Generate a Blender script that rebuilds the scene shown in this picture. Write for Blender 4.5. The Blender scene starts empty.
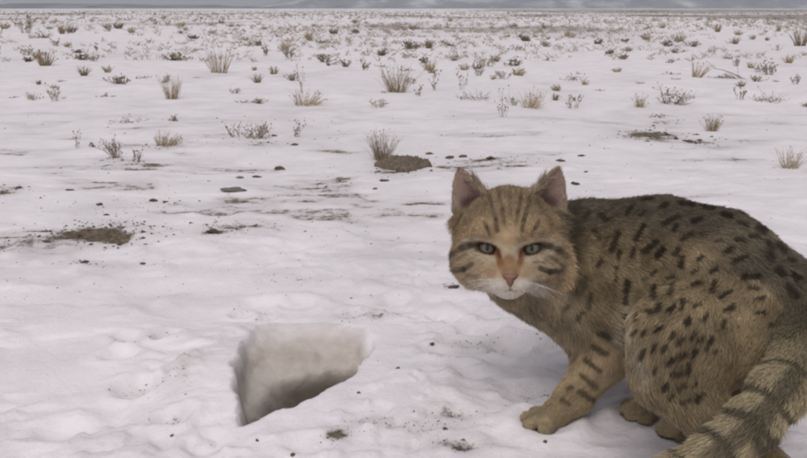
import bpy, math, random
import numpy as np

# ------------------------------------------------------------------ camera, sky, sun, exposure
scene = bpy.context.scene
COL = scene.collection
FPX = 827.0                       # focal length in pixels of the 807 px wide photograph
CAMZ = 0.42
PITCH = math.atan(220.5 / FPX)
SP, CP = math.sin(PITCH), math.cos(PITCH)

cam_d = bpy.data.cameras.new('camera')
cam_d.sensor_width = 36.0
cam_d.lens = 36.0 * FPX / 807.0
cam_d.clip_start = 0.02
cam_d.clip_end = 40000.0
cam = bpy.data.objects.new('camera', cam_d)
COL.objects.link(cam)
cam.location = (0, 0, CAMZ)
cam.rotation_euler = (math.pi / 2 - PITCH, 0, 0)
scene.camera = cam

SUN_EL, SUN_AZ = math.radians(58), math.radians(190)     # azimuth clockwise from +Y: high, behind the camera
world = bpy.data.worlds.new('World')
scene.world = world
world.use_nodes = True
wn, wl = world.node_tree.nodes, world.node_tree.links
bg = wn['Background']
sky = wn.new('ShaderNodeTexSky')
sky.sky_type = 'NISHITA'
sky.sun_disc = False
sky.sun_elevation = SUN_EL
sky.sun_rotation = SUN_AZ
sky.dust_density = 4.0
sky.air_density = 1.0
hsv = wn.new('ShaderNodeHueSaturation')
hsv.inputs['Saturation'].default_value = 0.18           # a closed grey cloud cover
wl.new(sky.outputs[0], hsv.inputs['Color'])
wl.new(hsv.outputs[0], bg.inputs['Color'])
bg.inputs['Strength'].default_value = 0.10

sun_d = bpy.data.lights.new('sun', 'SUN')
sun_d.energy = 0.6
sun_d.angle = math.radians(60)
sun_d.color = (1.0, 0.95, 0.90)
sun = bpy.data.objects.new('sun', sun_d)
COL.objects.link(sun)
sun.rotation_euler = (math.pi / 2 - SUN_EL, 0, math.pi - SUN_AZ)

scene.view_settings.view_transform = 'Standard'
scene.view_settings.look = 'None'
scene.view_settings.gamma = 1.0
scene.view_settings.use_curve_mapping = False
scene.view_settings.exposure = 0.17
scene.render.engine = 'CYCLES'
scene.cycles.use_denoising = True
scene.cycles.filter_width = 2.4
scene.cycles.max_bounces = 6
scene.cycles.diffuse_bounces = 3
scene.cycles.volume_bounces = 1
scene.render.hair_type = 'STRIP'

rng = np.random.default_rng(11)
random.seed(5)

# ------------------------------------------------------------------ helpers
def sstep(a, b, x):
    t = np.clip((x - a) / (b - a), 0, 1)
    return t * t * (3 - 2 * t)

def hash3(ix, iy, iz, seed):
    h = (ix.astype(np.int64) * 374761393 + iy.astype(np.int64) * 668265263 + iz.astype(np.int64) * 1274126177 + seed * 974634517) & 0xFFFFFFFF
    h = ((h ^ (h >> 13)) * 1103515245) & 0xFFFFFFFF
    h = ((h ^ (h >> 16)) * 2246822519) & 0xFFFFFFFF
    return ((h ^ (h >> 13)) & 0xFFFFFF) / float(0xFFFFFF)

def noise2(x, y, seed=0):
    """value noise, -1..1"""
    x = np.asarray(x, float); y = np.asarray(y, float)
    ix, iy = np.floor(x), np.floor(y)
    fx, fy = x - ix, y - iy
    fx = fx * fx * fx * (fx * (fx * 6 - 15) + 10); fy = fy * fy * fy * (fy * (fy * 6 - 15) + 10)
    z = np.zeros_like(ix)
    a = hash3(ix, iy, z, seed); b = hash3(ix + 1, iy, z, seed)
    c = hash3(ix, iy + 1, z, seed); d = hash3(ix + 1, iy + 1, z, seed)
    return ((a * (1 - fx) + b * fx) * (1 - fy) + (c * (1 - fx) + d * fx) * fy) * 2 - 1

def fbm2(x, y, seed=0, oct=4):
    s, a, t = 0, 1, 0
    for o in range(oct):
        s = s + a * noise2(np.asarray(x) * 2 ** o + 17.3 * o, np.asarray(y) * 2 ** o - 9.1 * o, seed + o); t += a; a *= .5
    return s / t

def noise3(p, seed=0):
    i = np.floor(p); f = p - i
    f = f * f * (3 - 2 * f)
    r = 0
    for dx in (0, 1):
        for dy in (0, 1):
            for dz in (0, 1):
                w = (f[:, 0] if dx else 1 - f[:, 0]) * (f[:, 1] if dy else 1 - f[:, 1]) * (f[:, 2] if dz else 1 - f[:, 2])
                r = r + w * hash3(i[:, 0] + dx, i[:, 1] + dy, i[:, 2] + dz, seed)
    return r * 2 - 1

def ray(u, v):
    a, b = (u - 403.5) / FPX, (229.0 - v) / FPX
    return np.array([a, CP + b * SP, -SP + b * CP])

def P(u, v, t):
    """the point on the ray of photograph pixel (u, v) at depth t metres"""
    return np.array([0, 0, CAMZ]) + ray(u, v) * t

def pix(p):
    d = p - np.array([0, 0, CAMZ])
    dep = d[:, 1] * CP - d[:, 2] * SP
    up = d[:, 1] * SP + d[:, 2] * CP
    return 403.5 + FPX * d[:, 0] / dep, 229.0 - FPX * up / dep

def flat(u, v):
    d = ray(u, v); t = CAMZ / -d[2]
    return d[0] * t, d[1] * t

def new_obj(name, data, parent=None, mat=None):
    o = bpy.data.objects.new(name, data)
    COL.objects.link(o)
    if parent is not None: o.parent = parent
    if mat is not None: data.materials.append(mat)
    return o

def tag(o, label=None, cat=None, group=None, kind=None):
    if label: o['label'] = label
    if cat: o['category'] = cat
    if group: o['group'] = group
    if kind: o['kind'] = kind
    return o

def mesh_from(name, verts, faces, smooth=True):
    me = bpy.data.meshes.new(name)
    me.from_pydata([tuple(map(float, v)) for v in verts], [], faces)
    me.polygons.foreach_set('use_smooth', [smooth] * len(me.polygons))
    me.update()
    return me

def mesh_np(name, verts, quads, smooth=True):
    """fast mesh from numpy arrays (quads n x k)"""
    verts = np.asarray(verts, np.float32); quads = np.asarray(quads, np.int32)
    k = quads.shape[1]
    me = bpy.data.meshes.new(name)
    me.vertices.add(len(verts)); me.vertices.foreach_set('co', verts.ravel())
    me.loops.add(quads.size); me.loops.foreach_set('vertex_index', quads.ravel())
    me.polygons.add(len(quads))
    me.polygons.foreach_set('loop_start', np.arange(len(quads), dtype=np.int32) * k)
    me.polygons.foreach_set('use_smooth', np.full(len(quads), smooth))
    me.update(calc_edges=True)
    me.validate()
    return me

def set_attr(me, name, arr, typ='FLOAT'):
    at = me.attributes.new(name, typ, 'POINT')
    if typ == 'FLOAT': at.data.foreach_set('value', np.asarray(arr, np.float32).ravel())
    else:
        a = np.ones((len(arr), 4), np.float32); a[:, :3] = arr
        at.data.foreach_set('color', a.ravel())

class NT:
    """tiny node-tree helper"""
    def __init__(self, name):
        self.m = bpy.data.materials.new(name); self.m.use_nodes = True
        self.n, self.l = self.m.node_tree.nodes, self.m.node_tree.links
        self.b = self.n['Principled BSDF']
    def node(self, t, **kw):
        q = self.n.new(t)
        for k, val in kw.items(): setattr(q, k, val)
        return q
    def link(self, a, b): self.l.new(a, b)
    def attr(self, name): return self.node('ShaderNodeAttribute', attribute_name=name)
    def noise(self, scale, detail=4, rough=.6, vec=None):
        q = self.node('ShaderNodeTexNoise'); q.inputs['Scale'].default_value = scale
        q.inputs['Detail'].default_value = detail; q.inputs['Roughness'].default_value = rough
        if vec is not None: self.link(vec, q.inputs['Vector'])
        return q
    def ramp(self, fac, stops):
        q = self.node('ShaderNodeValToRGB')
        el = q.color_ramp.elements
        while len(el) < len(stops): el.new(.5)
        for e, (p, c) in zip(el, stops): e.position = p; e.color = (*c, 1) if len(c) == 3 else c
        self.link(fac, q.inputs['Fac']); return q
    def mix(self, fac, a, b, blend='MIX'):
        q = self.node('ShaderNodeMix', data_type='RGBA', blend_type=blend)
        for val, s in ((fac, q.inputs[0]), (a, q.inputs[6]), (b, q.inputs[7])):
            if hasattr(val, 'links'): self.link(val, s)
            else: s.default_value = (*val, 1) if isinstance(val, tuple) else val
        return q.outputs[2]
    def math(self, op, a, b=None, clamp=False):
        q = self.node('ShaderNodeMath', operation=op, use_clamp=clamp)
        for val, s in ((a, q.inputs[0]), (b, q.inputs[1])):
            if val is None: continue
            if hasattr(val, 'links'): self.link(val, s)
            else: s.default_value = val
        return q.outputs[0]

# ------------------------------------------------------------------ the ground: height, burrow, bare soil
# burrow mouth outline (photograph pixels on the flat ground), anticlockwise seen from above, with the wall run-out of each edge
RIM = [(246, 421), (288, 408), (328, 393), (354, 374), (371, 352), (379, 338), (366, 331), (312, 326), (276, 328), (252, 340), (241, 366)]
RIMW = [.022, .022, .022, .022, .022, .03, .0, .0, .0, .024, .024]
RIM = [flat(*p) for p in RIM]
PITD = 0.145

def soft_min(a, b, k):
    h = np.clip(k - np.abs(a - b), 0, None) / k
    return np.minimum(a, b) - h * h * k * .25

def pit(x, y):
    """the burrow: z offset, shift of the undercut back wall, signed distance to its mouth (inside positive)"""
    wx = x + .006 * noise2(x * 28, y * 28, 71) + .0028 * noise2(x * 75, y * 75, 72) + .0014 * noise2(x * 190, y * 190, 75)
    wy = y + .006 * noise2(x * 28, y * 28, 73) + .0028 * noise2(x * 75, y * 75, 74) + .0014 * noise2(x * 190, y * 190, 76)
    near = np.full(x.shape, 9.0); back = np.full(x.shape, 9.0)
    n = len(RIM)
    for i in range(n):
        (x0, y0), (x1, y1) = RIM[i], RIM[(i + 1) % n]
        L = math.hypot(x1 - x0, y1 - y0)
        s = ((x1 - x0) * (wy - y0) - (y1 - y0) * (wx - x0)) / L
        if RIMW[i] > 0: near = soft_min(near, (s + .009) * (3.2 if i >= n - 2 else 1.0), .018)
        else: back = soft_min(back, s + .004, .035)
    sd = soft_min(near, back, .045)
    f_near = sstep(0, .024, soft_min(near, back + .04, .03))
    back = back - .030 * (1 - sstep(-.235, -.055, x)) * sstep(.01, .09, back)
    back = back + .008 * noise2(x * 22, y * 10, 77)
    zb = np.interp(back, [-.04, -.015, 0, .02, .046, .085, .12], [0, .004, .010, .022, .042, PITD, PITD])
    z = -np.minimum(zb, PITD) * f_near
    inside = (back > -.04) & (near > -.01)
    z = np.where(inside, z, 0)
    shift = .070 * sstep(.044, .080, back) * (1 - sstep(.10, .19, back)) * f_near
    shift = np.where(inside, shift, 0)
    return z, shift, sd, None

DENTS = [(612, 428, .020, .010), (596, 441, .017, .008), (575, 452, .018, .008), (508, 440, .020, .007), (520, 392, .022, .008), (541, 388, .016, .007), (470, 372, .02, .006), (436, 352, .02, .006),
         (130, 336, .018, .008), (165, 334, .017, .009), (140, 383, .024, .009), (178, 374, .016, .008), (172, 414, .018, .008), (243, 313, .014, .009), (268, 316, .012, .006), (120, 352, .02, .007), (60, 420, .026, .006), (310, 446, .02, .006),
         (205, 440, .02, .006), (395, 300, .022, .007), (350, 312, .02, .007), (300, 300, .024, .006), (480, 330, .022, .008), (510, 346, .024, .008), (448, 318, .02, .006)]

def relief(x, y):
    far = sstep(1.3, 3.5, np.abs(y))
    z = .013 * fbm2(x * 2.2, y * 2.6, 1, 3) + .0026 * fbm2(x * 10, y * 10, 2, 4) * (1 - .5 * far)
    # crusted, wind-cut ledges
    w = fbm2(x * 4.2 + 4, y * 6.5, 3, 4)
    z = z + .0035 * sstep(.05, .12, w) * (1 - .3 * far)
    # small broken crust plates and pits, in patches
    pm = sstep(.0, .35, fbm2(x * 3.1, y * 3.1, 8, 2)) * (1 - sstep(1.1, 1.7, y))
    z = z + .0045 * pm * sstep(.12, .22, fbm2(x * 30, y * 34, 9, 3)) - .004 * pm * sstep(.2, .3, fbm2(x * 24, y * 24, 10, 2))
    z = z + far * .030 * fbm2(x * .8, y * .9, 4, 3)
    z = z + sstep(8, 40, np.hypot(x, y)) * .07 * fbm2(x * .06, y * .06, 5, 2)
    lump = np.clip(fbm2(x * 20, y * 22, 6, 3), 0, 1) * sstep(-.05, .4, fbm2(x * 2.3 + 8, y * 2.3, 7, 2))
    z = z + .009 * lump * (1 - far)
    for (u, v, r, dpt) in DENTS:
        cx, cy = flat(u, v)
        q = np.sqrt((x - cx) ** 2 + (1.1 * (y - cy)) ** 2) / r + .22 * noise2(x * 60, y * 60, 14)
        z = z + dpt * (-np.exp(-q ** 4) + .45 * np.exp(-((q - 1.5) / .4) ** 2))
    cat = np.exp(-(((x - .22) / .14) ** 2 + ((y - .76) / .13) ** 2))
    z = (z - .004) * (1 - .85 * cat)
    for (u, v) in ((548, 426), (648, 417)):               # snow pressed up round the two forepaws
        cx, cy = flat(u, v); r = np.hypot(x - cx + .004, y - cy)
        z = z + .0055 * np.exp(-((r - .036) / .012) ** 2) * (1 + .5 * noise2(x * 70, y * 70, 13))
    return z

def ground_parts(x, y):
    zp, sh, sd, rim = pit(x, y)
    z = relief(x, y) * (1 - .75 * np.exp(-(np.clip(np.abs(sd), 0, 9) / .05) ** 2) * (sd < 0)) * np.where(sd > 0, .25, 1)
    # trodden collar of snow round the burrow, thrown up higher on its left side
    cx, cy = flat(208, 375)
    z = z + .022 * np.exp(-(((x - cx) / .055) ** 2 + ((y - cy) / .085) ** 2)) * (sd < .02)
    cx, cy = flat(395, 395)
    z = z + .010 * np.exp(-(((x - cx) / .10) ** 2 + ((y - cy) / .08) ** 2)) * (sd < .01)
    # crumbled snow left of the mouth
    cx, cy = flat(175, 372)
    rub = np.exp(-(((x - cx) / .09) ** 2 + ((y - cy) / .12) ** 2)) * (sd < -.01)
    z = z + .012 * rub * np.clip(fbm2(x * 34, y * 34, 12, 3), -.2, 1)
    return z + zp, sh, sd

def gz(x, y):
    return float(ground_parts(np.array([x], float), np.array([y], float))[0][0])

def G(u, v):
    """where the ray of a photograph pixel meets the ground"""
    d = ray(u, v); t = CAMZ / -d[2]
    for _ in range(8):
        z = gz(d[0] * t, d[1] * t)
        t = .5 * t + .5 * (CAMZ - z) / -d[2]
    return np.array([d[0] * t, d[1] * t, gz(d[0] * t, d[1] * t)])

def axis(fine, mid, ratio, lo, hi, dm):
    """graded coordinates: fine step inside fine, dm inside mid, then growing"""
    pts = list(np.arange(mid[0], fine[0], dm)) + list(np.arange(fine[0], fine[1], .0036)) + list(np.arange(fine[1], mid[1], dm))
    s, p = dm, pts[-1]
    while p < hi: s = min(s * ratio, 700); p += s; pts.append(p)
    s, p = dm, pts[0]
    pre = []
    while p > lo: s = min(s * 1.06, 900); p -= s; pre.append(p)
    return np.array(pre[::-1] + pts)

gx = axis((-.31, .03), (-.95, .85), 1.042, -9000, 9000, .0075)
gy = axis((.73, 1.10), (.45, 2.2), 1.022, -4000, 12000, .0075)
XX, YY = np.meshgrid(gx, gy)
x, y = XX.ravel(), YY.ravel()
z, sh, sd = ground_parts(x, y)

# bare soil, placed where the photograph shows it: (u, v, half width px, half height px, strength)
SOIL = [(97, 231, 52, 12, 1.2), (66, 233, 26, 6, 1.0), (118, 237, 20, 9, 1.0), (150, 228, 40, 6, .62), (120, 222, 30, 6, .7), (6, 190, 20, 6, 1.0), (652, 133, 40, 7, 1.1), (700, 138, 32, 5, .8),
        (395, 163, 26, 10, 1.15), (415, 158, 22, 6, .7), (330, 182, 26, 10, .38), (240, 226, 40, 6, .95), (215, 232, 20, 6, .85),
        (90, 262, 46, 4, .45), (470, 158, 45, 5, .55), (520, 162, 40, 5, .5), (10, 241, 26, 5, .6), (110, 205, 40, 8, .42), (160, 200, 30, 6, .4),
        (338, 438, 17, 8, 1.05), (455, 417, 30, 7, .86), (458, 446, 32, 7, .95), (395, 430, 30, 7, .72), (425, 428, 24, 6, .72), (372, 425, 20, 6, .6), (540, 395, 26, 10, .4),
        (375, 314, 22, 5, .7), (300, 280, 40, 4, .45), (455, 288, 22, 4, .6), (480, 345, 55, 7, .55), (350, 318, 16, 4, .4),
        (130, 335, 16, 5, .5), (165, 332, 12, 6, .55), (140, 382, 26, 5, .5), (178, 372, 12, 6, .5), (172, 412, 14, 5, .5), (243, 312, 8, 5, .6), (268, 315, 6, 4, .4),
        (255, 140, 34, 5, .7), (165, 144, 22, 4, .6), (124, 160, 30, 4, .6), (665, 117, 18, 3, .8), (725, 78, 26, 3, .6), (640, 412, 40, 14, .45), (612, 425, 30, 14, .35),
        (180, 385, 14, 14, .4), (625, 393, 30, 10, .3)]
def RIMSIDE(x, y):
    """1 on the dug-out back and left lips of the burrow, 0 on the clean near lip"""
    a, b = flat(246, 421), flat(379, 338)
    s = ((b[0] - a[0]) * (y - a[1]) - (b[1] - a[1]) * (x - a[0])) / math.hypot(b[0] - a[0], b[1] - a[1])
    return sstep(.0, .035, s)
soil = np.zeros_like(x)
for (u, v, wu, wv, s) in SOIL:
    c = flat(u, v); e1 = flat(u + wu, v); e2 = flat(u, v - wv)
    rx, ry = max(abs(e1[0] - c[0]), .004), max(abs(e2[1] - c[1]), .004)
    m = (np.abs(x - c[0]) < 2.2 * rx) & (np.abs(y - c[1]) < 2.2 * ry)
    if not m.any(): continue
    q = ((x[m] - c[0]) / rx) ** 2 + ((y[m] - c[1]) / ry) ** 2
    soil[m] = np.maximum(soil[m], s * np.exp(-q))
# the bare brown steppe beyond the snow on the right, and patchy ground far out
az = x / np.maximum(y, .1)
edge = np.interp(az, [-.2, .05, .2, .49, 1.5], [900, 170, 48, 20, 16])
dist = np.hypot(x, y)
bare = sstep(.8, 1.25, y / edge * (1 + .35 * fbm2(x * .02, y * .012, 31, 3))) * (1 - sstep(500, 900, y)) * sstep(.02, .12, az)
patch = sstep(5, 20, y) * sstep(-.1, .45, fbm2(x * .3, y * .12, 32, 4) + .12 * sstep(.1, -.3, az)) * .80
soil = np.maximum(soil, np.maximum(bare * (.74 + .30 * fbm2(x * .05, y * .25, 38, 3)), patch * (y > 0)))
soil = np.maximum(soil, sstep(1.4, 3, dist) * sstep(.25, .6, fbm2(x * 1.7, y * 1.1, 33, 4)) * .36)
lip = RIMSIDE(x, y)
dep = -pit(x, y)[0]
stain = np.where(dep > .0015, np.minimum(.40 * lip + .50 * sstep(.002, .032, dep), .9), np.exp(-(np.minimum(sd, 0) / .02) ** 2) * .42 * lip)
soil = np.maximum(soil, sstep(1.15, 1.5, y) * (1 - sstep(2.6, 5, y)) * sstep(.05, .42, fbm2(x * 4.2, y * 8, 36, 4) + .12 * fbm2(x * .9, y * .9, 37, 2)) * .66)
soil = soil * (1 + .55 * fbm2(x * 13, y * 42, 35, 3) * (np.abs(y) < 4))
stain = np.where(np.abs(x) + np.abs(y) > 3, 0, stain)
cx, cy = flat(190, 365)
stain = np.maximum(stain, .40 * np.exp(-(((x - cx) / .04) ** 2 + ((y - cy) / .06) ** 2)))
yy2 = y + sh
nx, ny = len(gx), len(gy)
idx = np.arange(nx * ny).reshape(ny, nx)
quads = np.stack([idx[:-1, :-1], idx[:-1, 1:], idx[1:, 1:], idx[1:, :-1]], -1).reshape(-1, 4)
z = z - .006 * np.clip(soil - .4, 0, 1) * (y < 6)        # bare soil lies below the melting snow edge
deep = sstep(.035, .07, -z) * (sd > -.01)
gmesh = mesh_np('ground', np.stack([x, yy2, z], 1), quads)
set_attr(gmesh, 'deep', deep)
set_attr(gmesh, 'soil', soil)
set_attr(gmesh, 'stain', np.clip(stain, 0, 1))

def ground_material():
    t = NT('old_snow_and_soil')
    geo = t.node('ShaderNodeNewGeometry'); pos = geo.outputs['Position']
    so = t.attr('soil').outputs['Fac']; st = t.attr('stain').outputs['Fac']
    n1 = t.noise(38, 6, .68, pos).outputs['Fac']; n2 = t.noise(7, 4, .6, pos).outputs['Fac']; n3 = t.noise(.35, 5, .65, pos).outputs['Fac']
    n4 = t.noise(160, 3, .6, pos).outputs['Fac']; n5 = t.noise(110, 5, .7, pos).outputs['Fac']
    # soil shows through where its attribute beats a ragged noise
    thr = t.math('ADD', t.math('MULTIPLY', n1, 1.15), t.math('ADD', t.math('MULTIPLY', n2, .35), t.math('MULTIPLY', n5, .75)))
    fac = t.math('MULTIPLY', t.math('SUBTRACT', t.math('MULTIPLY', so, 1.25), t.math('SUBTRACT', thr, .36)), 2.8, clamp=True)
    fac = t.math('MAXIMUM', fac, t.math('MULTIPLY', so, .32, clamp=True))
    snow = t.ramp(n2, [(.30, (.70, .648, .68)), (.55, (.80, .742, .775)), (.75, (.83, .778, .804))]).outputs[0]
    snow = t.mix(t.ramp(n3, [(.40, (0, 0, 0)), (.75, (1, 1, 1))]).outputs[0], snow, (.70, .662, .688))
    grit = t.ramp(n4, [(.66, (0, 0, 0)), (.74, (1, 1, 1))]).outputs[0]
    snow = t.mix(t.math('MULTIPLY', grit, .25), snow, (.35, .31, .28))
    dirtn = t.ramp(t.noise(22, 5, .6, pos).outputs['Fac'], [(.30, (.33, .275, .235)), (.55, (.47, .41, .365)), (.8, (.58, .53, .49))]).outputs[0]
    stf = t.math('MULTIPLY', t.math('SUBTRACT', t.math('MULTIPLY', st, 1.55), t.math('MULTIPLY', n1, .62)), 1.25, clamp=True)
    snow = t.mix(t.math('MULTIPLY', stf, .88), snow, dirtn)
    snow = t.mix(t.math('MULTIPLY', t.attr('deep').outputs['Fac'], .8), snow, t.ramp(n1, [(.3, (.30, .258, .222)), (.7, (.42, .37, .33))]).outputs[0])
    earth = t.ramp(n5, [(.30, (.065, .048, .034)), (.5, (.135, .105, .072)), (.70, (.25, .205, .145))]).outputs[0]
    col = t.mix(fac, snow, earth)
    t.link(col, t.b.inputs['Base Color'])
    t.b.inputs['Roughness'].default_value = .85
    t.b.inputs['Specular IOR Level'].default_value = .2
    bump = t.node('ShaderNodeBump'); bump.inputs['Strength'].default_value = .55; bump.inputs['Distance'].default_value = .006
    hh = t.math('ADD', t.math('MULTIPLY', n1, .8), t.math('ADD', t.math('MULTIPLY', n4, .3), t.math('MULTIPLY', fac, -.5)))
    t.link(hh, bump.inputs['Height']); t.link(bump.outputs[0], t.b.inputs['Normal'])
    return t.m
ground = new_obj('snow_ground', gmesh, mat=ground_material())
tag(ground, kind='structure')

# ------------------------------------------------------------------ far hills
def hill_material(name, c0, c1, c2):
    t = NT(name)
    geo = t.node('ShaderNodeNewGeometry')
    mp = t.node('ShaderNodeMapping'); mp.inputs['Scale'].default_value = (.004, .004, .012)
    t.link(geo.outputs['Position'], mp.inputs['Vector'])
    n = t.noise(1.0, 7, .65, mp.outputs[0]).outputs['Fac']
    t.link(t.ramp(n, [(.35, c0), (.5, c1), (.66, c2)]).outputs[0], t.b.inputs['Base Color'])
    t.b.inputs['Roughness'].default_value = .95
    return t.m

def hills(name, D, hfun, depth, mat, x0=-6500, x1=6500):
    xs = np.linspace(x0, x1, 360); ts = np.linspace(0, 1, 26)
    A, B = np.meshgrid(xs, ts)
    prof = np.sin(B * math.pi) ** .8
    hgt = hfun(A) * prof * (1 + .35 * fbm2(A * .003, B * 6, 41, 4)) - 6
    V = np.stack([A.ravel(), (D + depth * B + 180 * fbm2(A * .002, B * 3, 44, 3)).ravel(), hgt.ravel()], 1)
    i = np.arange(A.size).reshape(A.shape)
    q = np.stack([i[:-1, :-1], i[:-1, 1:], i[1:, 1:], i[1:, :-1]], -1).reshape(-1, 4)
    o = new_obj(name, mesh_np(name, V, q), mat=mat)
    tag(o, kind='structure'); return o
hm = hill_material('snow_streaked_rock', (.055, .060, .085), (.12, .12, .15), (.42, .42, .46))
hills('far_hills', 6000, lambda a: 20 + 150 * sstep(-1250, -350, a) + 130 * sstep(-300, 1800, a) + 18 * fbm2(a * .002, a * 0, 42, 4), 1500, hm)
hm2 = hill_material('dark_low_ridge', (.05, .06, .075), (.085, .095, .11), (.15, .16, .18))
hills('low_ridge', 4300, lambda a: 27 - 20 * sstep(-1500, -300, a) + 5 * fbm2(a * .003, a * 0, 46, 4), 700, hm2)

# ------------------------------------------------------------------ dead steppe plants
def plant_material(name, c0, c1, c2):
    t = NT(name)
    oi = t.node('ShaderNodeObjectInfo')
    geo = t.node('ShaderNodeNewGeometry')
    isl = t.ramp(geo.outputs['Random Per Island'], [(0, c0), (.5, c1), (1, c2)]).outputs[0]
    hs = t.node('ShaderNodeHueSaturation')
    mr = t.node('ShaderNodeMapRange'); mr.inputs['To Min'].default_value = .75; mr.inputs['To Max'].default_value = 1.25
    t.link(oi.outputs['Random'], mr.inputs['Value']); t.link(mr.outputs[0], hs.inputs['Value'])
    t.link(isl, hs.inputs['Color']); t.link(hs.outputs[0], t.b.inputs['Base Color'])
    t.b.inputs['Roughness'].default_value = .9
    t.b.inputs['Specular IOR Level'].default_value = .15
    return t.m
M_STRAW = plant_material('dry_straw', (.23, .17, .108), (.34, .265, .175), (.45, .37, .265))
M_TWIG = plant_material('dead_twig', (.14, .105, .075), (.225, .175, .128), (.33, .27, .20))
M_GREY = plant_material('weathered_grey_stem', (.25, .22, .19), (.38, .34, .30), (.52, .48, .44))
M_SEED = plant_material('seed_head', (.13, .10, .075), (.25, .20, .145), (.38, .32, .25))
M_HUSK = plant_material('dark_husk', (.105, .079, .062), (.18, .14, .11), (.27, .22, .175))

class Stems:
    def __init__(self): self.v, self.f = [], []
    def tube(self, pts, r0, r1, sides=3):
        pts = [np.asarray(p, float) for p in pts]
        n = len(pts); base = len(self.v)
        for i, p in enumerate(pts):
            d = pts[min(i + 1, n - 1)] - pts[max(i - 1, 0)]
            d = d / (np.linalg.norm(d) + 1e-9)
            a = np.cross(d, (0.3, .9, .1)); a /= np.linalg.norm(a) + 1e-9
            b = np.cross(d, a)
            r = r0 + (r1 - r0) * i / (n - 1)
            for k in range(sides):
                w = 2 * math.pi * k / sides
                self.v.append(p + r * (a * math.cos(w) + b * math.sin(w)))
        for i in range(n - 1):
            for k in range(sides):
                k2 = (k + 1) % sides
                self.f.append((base + i * sides + k, base + i * sides + k2, base + (i + 1) * sides + k2, base + (i + 1) * sides + k))
    def bud(self, c, r, up):
        c = np.asarray(c, float); b = len(self.v)
        j = lambda: np.array([random.uniform(-.3, .3) for _ in range(3)]) * r
        for d in ((1, 0, 0), (0, 1, 0), (-1, 0, 0), (0, -1, 0)): self.v.append(c + np.array(d) * r + j())
        self.v.append(c + np.asarray(up) * r * 1.6 + j()); self.v.append(c - np.asarray(up) * r * 1.2 + j())
        for k in range(4):
            self.f.append((b + k, b + (k + 1) % 4, b + 4)); self.f.append((b + (k + 1) % 4, b + k, b + 5))
    def mesh(self, name): return mesh_from(name, self.v, self.f, False)

def bent(p, d, L, droop, n, wob):
    pts = [np.array(p, float)]; d = np.array(d, float); d /= np.linalg.norm(d)
    for i in range(n):
        d = d + np.array([random.gauss(0, wob), random.gauss(0, wob), random.gauss(0, wob) - droop / n])
        d /= np.linalg.norm(d)
        pts.append(pts[-1] + d * L / n)
    return pts

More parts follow.
